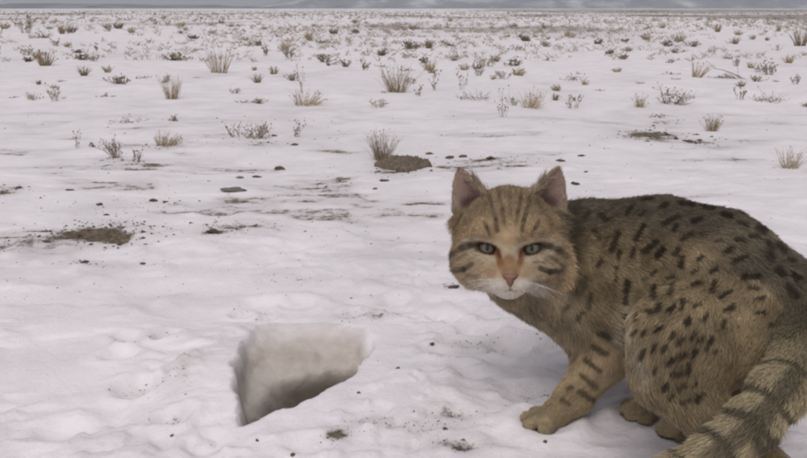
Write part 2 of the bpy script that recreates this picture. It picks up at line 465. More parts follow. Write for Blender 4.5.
def plant_meshes(kind, H, W, th, dens=1.0, lean=0.0):
    """stems (and heads) of one plant, base at the origin; H height, W width, th stem half thickness in metres"""
    s, h = Stems(), Stems()
    if kind == 'straw':
        for i in range(int(85 * dens)):
            a = random.uniform(0, 2 * math.pi); q = random.random() ** .6
            bx = q * W * .20 * math.cos(a); by = q * W * .20 * math.sin(a)
            sp = random.uniform(.1, 1) * W * .5 / H
            d = (math.cos(a) * sp + lean + random.gauss(0, .1), math.sin(a) * sp + random.gauss(0, .1), 1)
            L = H * random.uniform(.45, 1.05)
            pts = bent((bx, by, -.01), d, L, random.uniform(-.1, .5), 4, .07)
            s.tube(pts, th, th * .35)
            if random.random() < .22: h.bud(pts[-1], th * 2.4, (0, 0, 1))
    elif kind == 'shrub':
        for i in range(int(15 * dens)):
            a = random.uniform(0, 2 * math.pi); sp = random.uniform(.2, 1.2) * W * .5 / H
            d = (math.cos(a) * sp + lean, math.sin(a) * sp, random.uniform(.4, 1))
            L = H * random.uniform(.6, 1.1)
            pts = bent((math.cos(a) * W * .12, math.sin(a) * W * .12, -.01), d, L, .15, 5, .16)
            s.tube(pts, th * 1.5, th * .5)
            for j in range(random.randint(3, 6)):
                k = random.randint(1, 4); b = random.uniform(0, 6.3)
                tw = bent(pts[k], (math.cos(b), math.sin(b), random.uniform(.3, 1.4)), L * random.uniform(.2, .45), .05, 3, .2)
                s.tube(tw, th * .8, th * .3)
                if random.random() < .6: h.bud(tw[-1], th * random.uniform(1.6, 3), (0, 0, 1))
    elif kind == 'wisp':
        for i in range(max(3, int(8 * dens))):
            a = random.uniform(0, 2 * math.pi); sp = random.uniform(0, .8) * W * .5 / H
            d = (math.cos(a) * sp + lean, math.sin(a) * sp, 1)
            L = H * random.uniform(.5, 1.05)
            pts = bent((math.cos(a) * W * .12, math.sin(a) * W * .12, -.01), d, L, .05, 6, .09)
            s.tube(pts, th, th * .4)
            for j in range(random.randint(3, 5)):
                k = random.randint(2, 6); b = random.uniform(0, 6.3)
                tw = bent(pts[k], (math.cos(b) * .8, math.sin(b) * .8, 1), L * random.uniform(.1, .3), 0, 2, .15)
                s.tube(tw, th * .7, th * .3)
                h.bud(tw[-1], th * random.uniform(1.8, 3.4), (0, 0, 1))
            h.bud(pts[-1], th * 2.6, (0, 0, 1))
    elif kind == 'mat':
        for i in range(int(40 * dens)):
            a = random.uniform(0, 2 * math.pi); q = random.random() ** .5
            c = (q * W * .45 * math.cos(a), q * W * .3 * math.sin(a), -.006)
            b = random.uniform(0, 6.3)
            pts = bent(c, (math.cos(b), math.sin(b), random.uniform(.3, 1.2)), H * random.uniform(.5, 1.3), .3, 3, .25)
            s.tube(pts, th, th * .4)
            if random.random() < .35: h.bud(pts[-1], th * 2.2, (0, 0, 1))
    elif kind == 'brush':      # a toppled dry bush with one long bent branch
        for i in range(int(22 * dens)):
            c = (random.uniform(-.15, .5) * W, random.gauss(0, .06) * W, -.005)
            pts = bent(c, (-1.0 + random.gauss(0, .4), random.gauss(0, .5), random.uniform(.25, .9)), H * random.uniform(.5, 1.1), .35, 4, .2)
            s.tube(pts, th * 1.1, th * .4)
            if random.random() < .4: h.bud(pts[-1], th * 2.2, (0, 0, 1))
        s.tube([(.35 * W, 0, 0), (.1 * W, .02 * W, .35 * H), (-.15 * W, 0, .55 * H), (-.33 * W, .03 * W, .62 * H), (-.5 * W, 0, 1.05 * H)], th * 1.7, th * .7)
    return s, h

MATS = {'straw': (M_STRAW, M_SEED), 'shrub': (M_TWIG, M_HUSK), 'wisp': (M_GREY, M_SEED), 'mat': (M_TWIG, M_HUSK), 'brush': (M_TWIG, M_HUSK)}
NAMES = {'straw': 'grass_tuft', 'shrub': 'dead_shrub', 'wisp': 'dry_weed', 'mat': 'twig_mat', 'brush': 'toppled_bush'}
CATS = {'straw': 'grass tuft', 'shrub': 'shrub', 'wisp': 'weed', 'mat': 'twigs', 'brush': 'bush'}
HEADS = {'straw': 'seed_heads', 'shrub': 'husks', 'wisp': 'seed_heads', 'mat': 'husks', 'brush': 'husks'}

# u, v of the base, height px, width px, kind, lean, density, label
PLANTS = [
 (382, 160, 35, 34, 'straw', .05, 1.3, 'upright straw grass tuft growing on the dark soil mound behind the cat'),
 (397, 92, 31, 38, 'straw', -.05, 1.2, 'broad straw grass tuft behind the one on the soil mound'),
 (305, 105, 20, 48, 'straw', .45, 1.1, 'low straw grass tuft leaning right, left of the broad upright tuft'),
 (303, 92, 28, 12, 'wisp', .0, .6, 'tall pale stalks standing behind the right-leaning straw tuft'),
 (530, 108, 22, 34, 'straw', .2, 1.0, 'ragged straw grass tuft just right of the knobbly grey weed'),
 (503, 117, 36, 24, 'wisp', .05, .8, 'knobbly grey weed with seed heads beyond the cat\'s ears'),
 (165, 145, 18, 34, 'straw', .45, 1.3, 'brown grass tuft bent right, behind the thin dark upright weed'),
 (117, 158, 26, 14, 'shrub', -.1, 1.0, 'thin dark brown upright weed in the left foreground snow'),
 (137, 162, 15, 20, 'wisp', .1, 1.1, 'small grey weed just right of the thin dark upright one'),
 (255, 138, 20, 32, 'shrub', .1, 1.7, 'dense dark brown shrub between the bent brown tuft and the soil mound'),
 (237, 137, 16, 26, 'wisp', -.2, 1.2, 'pale wispy weed on the left side of the dense dark shrub'),
 (172, 99, 28, 28, 'straw', .0, .7, 'thin brown grass tuft with a dark core in the left middle distance'),
 (219, 73, 30, 36, 'straw', .0, .7, 'tall pale pinkish grass tuft left of centre in the middle distance'),
 (55, 101, 20, 14, 'wisp', .0, 1.2, 'small grey weed with one tall stalk near the left edge'),
 (34, 99, 10, 26, 'straw', .0, .5, 'sparse short pale grass beside the weed with one tall stalk'),
 (790, 168, 27, 28, 'straw', .0, .8, 'yellowish grass tuft at the right edge above the cat\'s rump'),
 (670, 104, 22, 36, 'shrub', .35, 1.3, 'brown twiggy shrub leaning right, above the cat\'s back'),
 (640, 107, 15, 18, 'straw', .0, .6, 'short pale grass tuft just left of the right-leaning twiggy shrub'),
 (712, 131, 20, 20, 'straw', .0, 1.1, 'dense grey-brown round tuft beyond the middle of the cat\'s back'),
 (727, 78, 15, 40, 'brush', .0, 1.2, 'toppled dark bush with one long branch bent to the left'),
 (697, 78, 19, 26, 'straw', .4, .7, 'arching straw tuft just left of the toppled dark bush'),
 (768, 101, 14, 34, 'mat', .0, 1.2, 'wide grey-brown twig mat near the right edge behind the yellowish tuft'),
 (740, 99, 14, 18, 'wisp', .0, .9, 'faint grey weed at the left end of the wide twig mat'),
 (572, 108, 16, 34, 'wisp', .0, 1.2, 'faint grey weed patch right of the ragged straw tuft'),
 (474, 99, 12, 32, 'mat', .0, 1.1, 'low grey twig mat left of the knobbly grey weed'),
 (462, 90, 22, 20, 'wisp', .0, .6, 'faint stalks with seed heads rising behind the low grey twig mat'),
 (434, 91, 20, 10, 'wisp', .0, .7, 'single pale upright weed right of the broad straw tuft'),
 (298, 137, 18, 16, 'wisp', .0, .8, 'thin pale weed right of the dense dark shrub'),
 (76, 148, 20, 18, 'wisp', .0, .6, 'barely visible thin grey weed left of the dark upright weed'),
 (93, 147, 8, 5, 'shrub', .0, .4, 'single short dark sprig between two thin weeds'),
 (128, 122, 9, 34, 'mat', .0, 1.0, 'low grey-brown twig mat above the dark upright weed'),
 (176, 121, 10, 12, 'shrub', .0, .6, 'tiny dark shrub under the thin brown tuft with a dark core'),
 (663, 117, 6, 26, 'mat', .0, 1.3, 'olive-brown flat twig mat below the right-leaning twiggy shrub'),
 (575, 80, 8, 22, 'mat', .1, 1.0, 'small grey-brown twig mat right of centre, by itself in the snow'),
 (477, 69, 9, 12, 'shrub', .0, .9, 'small dark shrub, right one of a pair in the middle distance'),
 (464, 70, 8, 14, 'straw', .0, .8, 'small straw tuft, left one of a pair in the middle distance'),
 (412, 49, 9, 15, 'shrub', .0, 1.8, 'round dark bush beyond the broad straw tuft'),
 (525, 41, 7, 12, 'shrub', .0, 1.8, 'round blackish bush standing alone beyond the cat\'s head'),
 (28, 62, 6, 8, 'shrub', .0, 1.5, 'tiny blackish bush near the left edge'),
 (83, 60, 9, 15, 'shrub', .2, 1.5, 'dark low shrub with a second clump behind, left of centre'),
 (79, 53, 6, 14, 'shrub', .0, 1.2, 'greyish clump just behind the dark low shrub on the left'),
 (97, 51, 8, 4, 'wisp', .0, .5, 'lone dark upright stick on the left'),
 (345, 67, 11, 10, 'shrub', .0, .7, 'small dark upright weed left of the broad straw tuft'),
 (366, 70, 10, 16, 'wisp', .0, 1.0, 'small knobbly weed at the left foot of the broad straw tuft'),
 (419, 96, 12, 12, 'wisp', .0, .8, 'small grey weed at the right foot of the broad straw tuft'),
 (26, 33, 17, 30, 'wisp', .0, 2.6, 'large pale grey bush far off near the left edge'),
 (62, 34, 9, 8, 'straw', .0, 1.0, 'small reddish tuft right of the large pale grey bush'),
 (71, 33, 9, 12, 'shrub', .0, 1.0, 'small grey shrub right of the small reddish tuft'),
 (41, 38, 8, 18, 'mat', .0, 1.0, 'grey twig mat at the right foot of the large pale bush'),
 (800, 46, 22, 26, 'straw', .0, .8, 'hazy yellow-green bush at the far right edge'),
 (322, 43, 5, 9, 'mat', .0, 1.2, 'black twig clump far left of the round dark bush'),
 (334, 34, 5, 7, 'shrub', .0, 1.5, 'small far dark bush, left one of a close pair'),
 (355, 33, 5, 7, 'shrub', .0, 1.5, 'small far dark bush, right one of a close pair'),
 (598, 44, 5, 8, 'shrub', .0, 1.5, 'small dark far bush beyond the cat\'s shoulder'),
 (625, 42, 4, 6, 'shrub', .0, 1.5, 'dark dot-like bush right of the one beyond the shoulder'),
 (610, 54, 5, 7, 'shrub', .0, 1.2, 'dark little bush below the dot-like far one'),
 (623, 59, 6, 7, 'shrub', .0, 1.2, 'grey little bush, lowest of the far group beyond the shoulder'),
 (667, 46, 8, 9, 'shrub', .0, .8, 'grey upright bush above the arching straw tuft'),
 (425, 63, 8, 8, 'shrub', .0, .9, 'small grey-green bush just beyond the broad straw tuft'),
 (451, 46, 4, 7, 'mat', .0, 1.2, 'black far twig clump right of the round dark bush'),
 (193, 39, 5, 8, 'shrub', .0, 1.3, 'small dark bush far off above the tall pinkish tuft'),
 (258, 46, 7, 5, 'shrub', .0, .8, 'dark upright far sprig right of the tall pinkish tuft'),
 (265, 56, 9, 12, 'wisp', .0, 1.0, 'pale weed right of the tall pinkish tuft'),
 (119, 29, 6, 9, 'shrub', .0, 1.3, 'dark far bush under the scrub line on the left'),
]
plant_spots = []
for (u, v, hp, wp, kind, lean, dens, label) in PLANTS:
    g = G(u, v); t = g[1] * CP + (CAMZ - g[2]) * SP
    H, W = hp * t / FPX, wp * t / FPX
    th = max(.0007, .26 * t / FPX) * (1.05 if kind in ('shrub', 'mat', 'brush') else 1.0)
    s, h = plant_meshes(kind, H, W, th, dens, lean)
    root = new_obj(NAMES[kind], None); root.location = g
    root.empty_display_size = .05
    tag(root, label, CATS[kind], 'dead plants sticking out of the snow')
    tag(new_obj('stems', s.mesh('stems'), root, MATS[kind][0]), kind='stuff')
    if h.v: tag(new_obj(HEADS[kind], h.mesh(HEADS[kind]), root, MATS[kind][1]), kind='stuff')
    plant_spots.append((u, v))

# the many small far plants: individuals up to about 230, then one scrub mass out to the skyline
LIB = []
for kind, H, W, dens in [('straw', .15, .20, .7), ('shrub', .13, .20, 1.0), ('mat', .07, .26, .8), ('straw', .11, .18, .6), ('straw', .20, .22, .8), ('wisp', .16, .22, 1.6), ('wisp', .12, .26, 1.4), ('mat', .05, .18, .6)]:
    for rep in range(2):
        s, h = plant_meshes(kind, H, W, .0038, dens)
        base = len(s.v); s.v += h.v; s.f += [tuple(i + base for i in f) for f in h.f]
        LIB.append((kind, s.mesh('far_' + NAMES[kind])))
ANCHORS = [(25, 25, 'the large pale grey bush far left'), (83, 58, 'the dark low shrub on the left'), (119, 27, 'the dark bush under the left scrub line'), (172, 85, 'the thin brown tuft with a dark core'),
           (219, 60, 'the tall pale pinkish tuft'), (258, 43, 'the dark upright far sprig'), (322, 41, 'the black twig clump left of centre'), (345, 30, 'the close pair of far dark bushes'), (345, 65, 'the small dark weed left of centre'),
           (397, 80, 'the broad straw tuft'), (412, 45, 'the round dark bush'), (451, 45, 'the black far clump near the centre'), (470, 66, 'the pair of small plants near the centre'),
           (525, 38, 'the round blackish bush'), (575, 78, 'the lone grey-brown twig mat'), (612, 45, 'the far bushes above the shoulder'), (667, 42, 'the grey upright bush'), (697, 70, 'the arching straw tuft'),
           (730, 72, 'the toppled dark bush'), (768, 95, 'the wide twig mat on the right'), (797, 36, 'the hazy bush at the right edge')]
WORD = {'straw': 'straw tuft', 'shrub': 'dark shrub', 'wisp': 'grey weed', 'mat': 'twig mat'}
RANK = ['leftmost', 'second', 'third', 'fourth', 'fifth', 'sixth', 'seventh', 'eighth', 'ninth', 'tenth']
far = []
while len(far) < 225:
    u = random.uniform(-4, 811); v = 13 + 92 * random.random() ** 2.0
    if u > 480 and v < 26 and random.random() < .6: continue
    if any(abs(u - a) < 9 and abs(v - b) < 5 for a, b in plant_spots): continue
    if v > 36 and random.random() < .35: continue
    far.append((u, v))
fxy = np.array([flat(u, v) for u, v in far]); fzv = ground_parts(fxy[:, 0], fxy[:, 1])[0]
fam = {}
for (u, v), (px_, py_), pz_ in zip(far, fxy, fzv):
    kind, me = random.choice(LIB)
    o = new_obj(NAMES[kind], me)
    if not me.materials: me.materials.append(MATS[kind][0])
    sc = min(random.uniform(.40, 1.0) * (.9 if u > 260 else 1.15), random.uniform(4.5, 9.0 if v < 50 else 12.0) * math.hypot(px_, py_) / FPX / .16)
    o.location = (px_, py_, pz_); o.rotation_euler = (0, 0, random.uniform(0, 6.28)); o.scale = (sc * random.uniform(.9, 1.7), sc * random.uniform(.9, 1.5), sc)
    au, av, an = min(ANCHORS, key=lambda q: (q[0] - u) ** 2 + ((q[1] - v) * 2) ** 2)
    side = 'left of' if u < au - 12 else 'right of' if u > au + 12 else ('beyond' if v < av else 'in front of')
    fam.setdefault((kind, side, an), []).append((u, o))
for (kind, side, an), lst in fam.items():
    lst.sort(key=lambda q: q[0])
    for k, (u, o) in enumerate(lst):
        if len(lst) == 1: lab = 'far %s %s %s' % (WORD[kind], side, an)
        elif k == 0: lab = 'leftmost far %s %s %s' % (WORD[kind], side, an)
        else: lab = '%s far %s from left %s %s' % (RANK[min(k, 9)], WORD[kind], side, an)
        tag(o, lab, CATS[kind], 'small plants scattered over the far snow plain')

S = Stems()
n = 11500
yv = 7 * np.exp(rng.random(n) * 3.36); xv = rng.uniform(-.62, .62, n) * yv
nn = fbm2(xv * .16, yv * .07, 51, 3)
ok = (rng.random(n) < sstep(-.25, .30, nn + .16 * sstep(.05, -.4, xv / yv)) * (.25 + .7 * sstep(6, 20, yv)) + .07)
xv, yv = xv[ok], yv[ok]; zv = ground_parts(xv, yv)[0]
for xa, ya, za in zip(xv, yv, zv):
    hh = random.uniform(.03, .12) * min(1, .30 + ya / 35); th = .0018 + .00014 * ya
    for k in range(5):
        a = random.uniform(0, 6.28); q = random.uniform(.2, 1.6)
        S.tube([(xa + random.gauss(0, .03), ya + random.gauss(0, .03), za - .01), (xa + math.cos(a) * hh * q, ya + math.sin(a) * hh * q, za + hh * random.uniform(.5, 1))], th, th * .4)
scrub = new_obj('distant_scrub', S.mesh('distant_scrub'), mat=plant_material('far_scrub', (.17, .132, .098), (.28, .225, .165), (.40, .335, .255)))
tag(scrub, 'brownish dead scrub scattered towards the skyline', 'scrub', kind='stuff')

# ------------------------------------------------------------------ clods and stones lying on the snow
def clod_material(name, c0, c1):
    t = NT(name)
    geo = t.node('ShaderNodeNewGeometry')
    n = t.noise(90, 5, .65, geo.outputs['Position']).outputs['Fac']
    t.link(t.ramp(n, [(.3, c0), (.7, c1)]).outputs[0], t.b.inputs['Base Color'])
    t.b.inputs['Roughness'].default_value = .95
    b = t.node('ShaderNodeBump'); b.inputs['Distance'].default_value = .003; b.inputs['Strength'].default_value = .7
    t.link(n, b.inputs['Height']); t.link(b.outputs[0], t.b.inputs['Normal'])
    return t.m
M_CLOD = clod_material('dark_clod', (.045, .034, .026), (.13, .10, .075))
M_STONE = clod_material('grey_stone', (.10, .09, .08), (.20, .18, .155))

def lump_mesh(name, rx, ry, rz, seed, n=20, m=12, rough=.5):
    V, F = [], []
    for j in range(m + 1):
        th = math.pi * j / m
        for i in range(n):
            ph = 2 * math.pi * i / n
            V.append((math.sin(th) * math.cos(ph), math.sin(th) * math.sin(ph), math.cos(th)))
    V = np.array(V)
    k = 1 + rough * noise3(V * 1.6 + seed * 3.1, seed) + rough * .6 * noise3(V * 4.5 + seed, seed + 1)
    V = V * k[:, None] * np.array([rx, ry, rz])
    for j in range(m):
        for i in range(n):
            F.append((j * n + i, j * n + (i + 1) % n, (j + 1) * n + (i + 1) % n, (j + 1) * n + i))
    return mesh_from(name, V, F, True)

CLODS = [  # u, v, width px, height px, material, name, label
 (233, 191, 25, 8, M_STONE, 'flat_stone', 'flat grey-brown stone lying by itself in the snow left of centre'),
 (280, 169, 14, 6, M_CLOD, 'soil_clod', 'dark pointed clod above and right of the flat grey stone'),
 (257, 177, 9, 4, M_CLOD, 'soil_clod', 'small dark clod between the flat stone and the pointed clod'),
 (240, 178, 8, 4, M_STONE, 'soil_clod', 'greyish clod just above the flat grey stone'),
 (295, 145, 9, 4, M_CLOD, 'soil_clod', 'dark clod below the thin pale weed right of the dense shrub'),
 (274, 136, 8, 4, M_CLOD, 'soil_clod', 'dark clod at the right foot of the dense dark shrub'),
 (384, 181, 11, 4, M_CLOD, 'soil_clod', 'dark flat clod just below the soil mound'),
 (375, 189, 6, 3, M_CLOD, 'soil_clod', 'tiny clod below and left of the flat clod under the mound'),
 (450, 158, 9, 5, M_CLOD, 'soil_clod', 'dark clod right of the soil mound, left one of two'),
 (463, 157, 10, 5, M_CLOD, 'soil_clod', 'olive-brown clod right of the soil mound, right one of two'),
 (430, 154, 9, 4, M_CLOD, 'soil_clod', 'dark clod touching the right end of the soil mound'),
 (491, 158, 10, 4, M_CLOD, 'soil_clod', 'dark clod just above the cat\'s head'),
 (560, 161, 10, 4, M_CLOD, 'soil_clod', 'brown clod just above the cat\'s right-hand ear tip'),
 (213, 231, 14, 5, M_CLOD, 'soil_clod', 'dark clod at the left end of the thin soil streak'),
 (153, 201, 10, 5, M_CLOD, 'soil_clod', 'dark clod above and right of the large soil patch'),
 (165, 202, 6, 3, M_CLOD, 'soil_clod', 'tiny dark clod beside the clod above the large soil patch'),
 (100, 205, 9, 5, M_CLOD, 'soil_clod', 'dark clod above the large soil patch'),
 (69, 190, 9, 3, M_CLOD, 'soil_clod', 'thin dark clod in the snow at far left, above the large patch'),
 (106, 215, 7, 3, M_CLOD, 'soil_clod', 'small clod touching the top of the large soil patch'),
 (19, 188, 8, 4, M_CLOD, 'soil_clod', 'dark clod at the right tip of the small patch by the left edge'),
 (143, 263, 7, 4, M_CLOD, 'soil_clod', 'dark clod below and right of the large soil patch'),
 (85, 262, 8, 4, M_CLOD, 'soil_clod', 'dark clod just below the large soil patch'),
 (398, 369, 5, 4, M_CLOD, 'soil_clod', 'single dark pebble-sized clod right of the burrow'),
 (359, 393, 4, 3, M_CLOD, 'soil_clod', 'tiny dark clod on the snow in front of the burrow'),
 (293, 455, 5, 3, M_CLOD, 'soil_clod', 'tiny dark clod at the bottom of the picture under the burrow'),
 (257, 441, 4, 3, M_CLOD, 'soil_clod', 'tiny clod below the lower left corner of the burrow'),
 (445, 429, 5, 3, M_CLOD, 'soil_clod', 'tiny dark clod between the olive soil patches left of the paw'),
 (415, 413, 5, 3, M_CLOD, 'soil_clod', 'small dark clod above the olive soil patches'),
 (545, 442, 5, 3, M_CLOD, 'soil_clod', 'tiny dark clod just under the cat\'s front paw'),
 (432, 344, 5, 3, M_CLOD, 'soil_clod', 'tiny dark clod right of the burrow below the cat\'s chin'),
 (172, 436, 4, 3, M_CLOD, 'soil_clod', 'tiny dark clod in the plain snow left of the burrow'),
 (676, 139, 5, 5, M_CLOD, 'soil_clod', 'upright dark clod at the right end of the soil patch above the back'),
 (687, 141, 12, 3, M_CLOD, 'soil_clod', 'flat dark clod trailing right of the soil patch above the back'),
 (700, 140, 7, 3, M_CLOD, 'soil_clod', 'small dark clod farthest right of the soil patch above the back'),
 (581, 156, 10, 3, M_CLOD, 'soil_clod', 'thin dark clod in open snow above the cat\'s shoulder'),
 (586, 172, 5, 3, M_CLOD, 'soil_clod', 'tiny dark clod right above the cat\'s shoulder'),
 (575, 184, 12, 5, M_CLOD, 'soil_clod', 'dark clod almost touching the cat\'s shoulder'),
 (454, 287, 12, 4, M_CLOD, 'soil_clod', 'thin dark clod under the cat\'s left-hand cheek'),
]
for i, (u, v, wp, hp, mat, name, label) in enumerate(CLODS):
    g = G(u, v); t = g[1] * CP + (CAMZ - g[2]) * SP
    w, h = wp * .86 * t / FPX, hp * .8 * t / FPX
    o = new_obj(name, lump_mesh(name, w * .5, w * .38, max(h * .42, .002), 100 + i), mat=mat)
    o.location = (g[0], g[1], g[2] + h * .02); o.rotation_euler = (0, 0, random.uniform(-.4, .4))
    tag(o, label, 'stone' if name == 'flat_stone' else 'clod', None if name == 'flat_stone' else 'dark clods lying on the snow')

# the raised heap of dark soil beside the straw tuft
g = G(400, 166)
A, B = np.meshgrid(np.linspace(-1, 1, 76), np.linspace(-1, 1, 56))
A, B = A.ravel(), B.ravel()
rr_ = np.sqrt(A ** 2 + B ** 2) * (1 + .25 * noise2(A * 2.2, B * 2.2, 91))
hgt = .030 * np.clip(1 - rr_ ** 1.5, 0, 1) * (1 + .55 * fbm2(A * 4, B * 4, 92, 4)) + .009 * np.clip(fbm2(A * 9, B * 9, 93, 3), 0, 1) * (rr_ < .92) - .045 * sstep(.72, 1.1, rr_) - .002
i_ = np.arange(76 * 56).reshape(56, 76)
q = np.stack([i_[:-1, :-1], i_[:-1, 1:], i_[1:, 1:], i_[1:, :-1]], -1).reshape(-1, 4)
q = q[(rr_[q] < 1.25).all(1)]
o = new_obj('soil_mound', mesh_np('soil_mound', np.stack([A * .085 + .012, B * .075, hgt], 1), q), mat=clod_material('dug_soil', (.065, .048, .036), (.20, .155, .115)))
o.location = g
tag(o, 'dark heap of dug soil at the foot of the upright straw tuft', 'soil heap')

# crumbs of soil over the bare patches, too many to count
V, F = [], []
pts = []
for (u, v, wu, wv, s) in SOIL:
    if v > 380 and 600 < u: continue
    for k in range(int(16 + 34 * s * (wu * wv) / 200)):
        pts.append((u + random.gauss(0, .62) * wu, v + random.gauss(0, .62) * wv, 1.0 + (1.3 * random.random() ** 3 if s > .9 and v < 300 else 0)))
for k in range(1200):                       # fine litter blown over the crust
    u, v = random.uniform(-10, 817), random.uniform(112, 300)
    if random.random() < .5 + .5 * float(np.clip(fbm2(np.array([u / 90.]), np.array([v / 22.]), 81, 3)[0] * 2.2, -1, 1)): pts.append((u, v, .95))
for k in range(110): pts.append((random.uniform(-10, 640), random.uniform(300, 470), .55))
pts = [q for q in pts if q[1] > 100]
cxy = np.array([flat(u, v) for u, v, k in pts]); czs, _, csd = ground_parts(cxy[:, 0], cxy[:, 1])
for (cx, cy), cz, sdv, (u, v, kk) in zip(cxy, czs, csd, pts):
    if sdv > -.004: continue
    t = math.hypot(cx, cy)
    r = kk * random.uniform(.3, 1.15) * t / FPX * (1.6 if random.random() < .12 else 1) * random.uniform(.6, 1)
    b = len(V)
    for d in ((1, 0, 0), (0, 1, 0), (-1, 0, 0), (0, -1, 0), (0, 0, .8), (0, 0, -.5)):
        V.append((cx + d[0] * r * random.uniform(.6, 1.9), cy + d[1] * r * random.uniform(.6, 1.4), cz + d[2] * r * random.uniform(.6, 1.2)))
    for q in range(4): F += [(b + q, b + (q + 1) % 4, b + 4), (b + (q + 1) % 4, b + q, b + 5)]
o = new_obj('soil_crumbs', mesh_from('soil_crumbs', V, F, False), mat=M_CLOD)
tag(o, 'loose dark soil crumbs strewn over the bare patches of snow', 'soil crumbs', kind='stuff')

# ------------------------------------------------------------------ the wildcat
HT = .84
HC = P(508.5, 243, HT)                                    # centre of the head
HS = HT / FPX                                             # one photograph pixel at the head, in metres
hz_ = np.array([0, 0, CAMZ]) - HC; hz_ /= np.linalg.norm(hz_)
hx_ = np.array([1., 0, 0]); hx_ -= hz_ * hx_.dot(hz_); hx_ /= np.linalg.norm(hx_)
hy_ = np.cross(hz_, hx_)
HM = np.stack([hx_, hy_, hz_])                            # rows: head right, up, towards the face
def HL(x, y, z): return HC + HS * (x * hx_ + y * hy_ + z * hz_)
def head_local(p): return (p - HC) @ HM.T / HS

PR = []      # primitives: (type, data, blend, zone, flow)
def cone(A, ra, B, rb, k, zone, flow=None):
    A, B = np.asarray(A, float), np.asarray(B, float)
    PR.append(['cone', (A, ra, B, rb), k, zone, (B - A) / (np.linalg.norm(B - A) + 1e-9) if flow is None else np.asarray(flow, float)])
def px(t, r): return r * t / FPX
def hell(c, r, k, zone, flow):
    PR.append(['ell', (np.array(c, float), np.array(r, float)), k, zone, np.asarray(flow, float)])

# trunk
S0 = P(602, 267, .895); R0 = P(655, 275, .85); L0 = P(708, 283, .80); V0 = P(771, 315, .75)
cone(S0, px(.895, 60), R0, px(.85, 74), .03, 'body')
cone(R0, px(.85, 74), L0, px(.80, 70), .02, 'body')
cone(L0, px(.80, 70), V0, px(.75, 62), .02, 'body')
BACK = (V0 - S0); BACK[2] = 0; BACK /= np.linalg.norm(BACK)
LEFT = np.array([-BACK[1], BACK[0], 0.]);
if LEFT[1] > 0: LEFT = -LEFT                               # the flank towards the camera
# neck and breast
cone(HL(6, -4, -46), px(.88, 42), P(588, 262, .895), px(.895, 54), .03, 'neck')
cone(HL(16, -38, -38), px(.875, 30), P(588, 308, .885), px(.885, 40), .03, 'breast', (.25, .1, -1))
# near foreleg, reaching forward
gp = G(548, 426)
cone(P(606, 296, .872), px(.87, 40), P(607, 350, .872), px(.87, 27), .03, 'foreleg')
cone(P(607, 350, .872), px(.87, 27), P(575, 396, .868), px(.868, 16), .015, 'foreleg')
cone(P(575, 396, .868), px(.868, 16), gp + np.array([.009, .004, .014]), .0140, .010, 'foreleg')
for i, (dx, dy) in enumerate(((-.010, .014), (-.020, .0045), (-.0195, -.0085), (-.006, -.020))):
    cone(gp + np.array([.004, -.001, .012]), .0105, gp + np.array([dx, dy, .0065]), .0076, .0022, 'paw', (-1, -.3, -.3))
# far foreleg, straight under the shoulder
gq = G(648, 417)
cone(P(640, 300, .955), px(.95, 36), P(652, 352, .935), px(.93, 25), .03, 'foreleg')
cone(P(652, 352, .935), px(.93, 25), gq + np.array([.004, .012, .045]), .018, .015, 'foreleg')
cone(gq + np.array([.004, .012, .045]), .018, gq + np.array([.002, .004, .015]), .0155, .012, 'foreleg')
for (dx, dy) in ((-.018, .012), (-.022, .002), (-.019, -.008), (-.008, -.015)):
    cone(gq + np.array([.002, .004, .0125]), .0115, gq + np.array([dx, dy, .0062]), .0075, .0035, 'paw', (-1, -.3, -.3))
# near hind leg
KN = P(668, 376, .715)
cone(P(736, 328, .735), px(.735, 53), P(684, 345, .72), px(.72, 52), .025, 'thigh', KN - V0)
cone(P(684, 345, .72), px(.72, 52), KN, px(.715, 31), .02, 'thigh', (0.2, -.2, -1))
HK = KN + BACK * .085 + np.array([.012, .0, -.055])
cone(KN, px(.715, 31), HK, .017, .015, 'shank')
fz = gz(HK[0] - .03, HK[1] + .04)
FT = np.array([HK[0] - .040, HK[1] + .055, fz + .012])
cone(HK, .017, FT, .0145, .012, 'shank')
for s_ in (-.014, -.005, .005, .014):
    cone(FT, .013, FT - BACK * .022 + LEFT * s_ + np.array([0, 0, -.003]), .009, .006, 'paw')
# far hind leg
OFF = -LEFT * .085
cone(V0 + OFF * .6 - BACK * .02 + np.array([0, 0, -.01]), .048, KN + OFF * 1.1 - BACK * .035, .028, .025, 'thigh')
HK2 = HK + OFF * 1.05 - BACK * .055; FT2 = FT + OFF * 1.05 - BACK * .055
FT2[2] = gz(FT2[0], FT2[1]) + .012
cone(KN + OFF * 1.1 - BACK * .035, .026, HK2, .017, .015, 'shank')
cone(HK2, .017, FT2, .0145, .012, 'shank')
for s_ in (-.014, -.005, .005, .014):
    cone(FT2, .013, FT2 - BACK * .022 + LEFT * s_ + np.array([0, 0, -.003]), .009, .006, 'paw')
# tail
TAIL = [P(812, 316, .705), P(803, 352, .662), P(780, 390, .640), P(752, 424, .632), P(718, 452, .632), P(675, 478, .640), P(628, 500, .655)]
TR = [.019, .0180, .0170, .0160, .0152, .0142, .012]
for i in range(len(TAIL) - 1):
    cone(TAIL[i], TR[i], TAIL[i + 1], TR[i + 1], .012 if i else .03, 'tail')
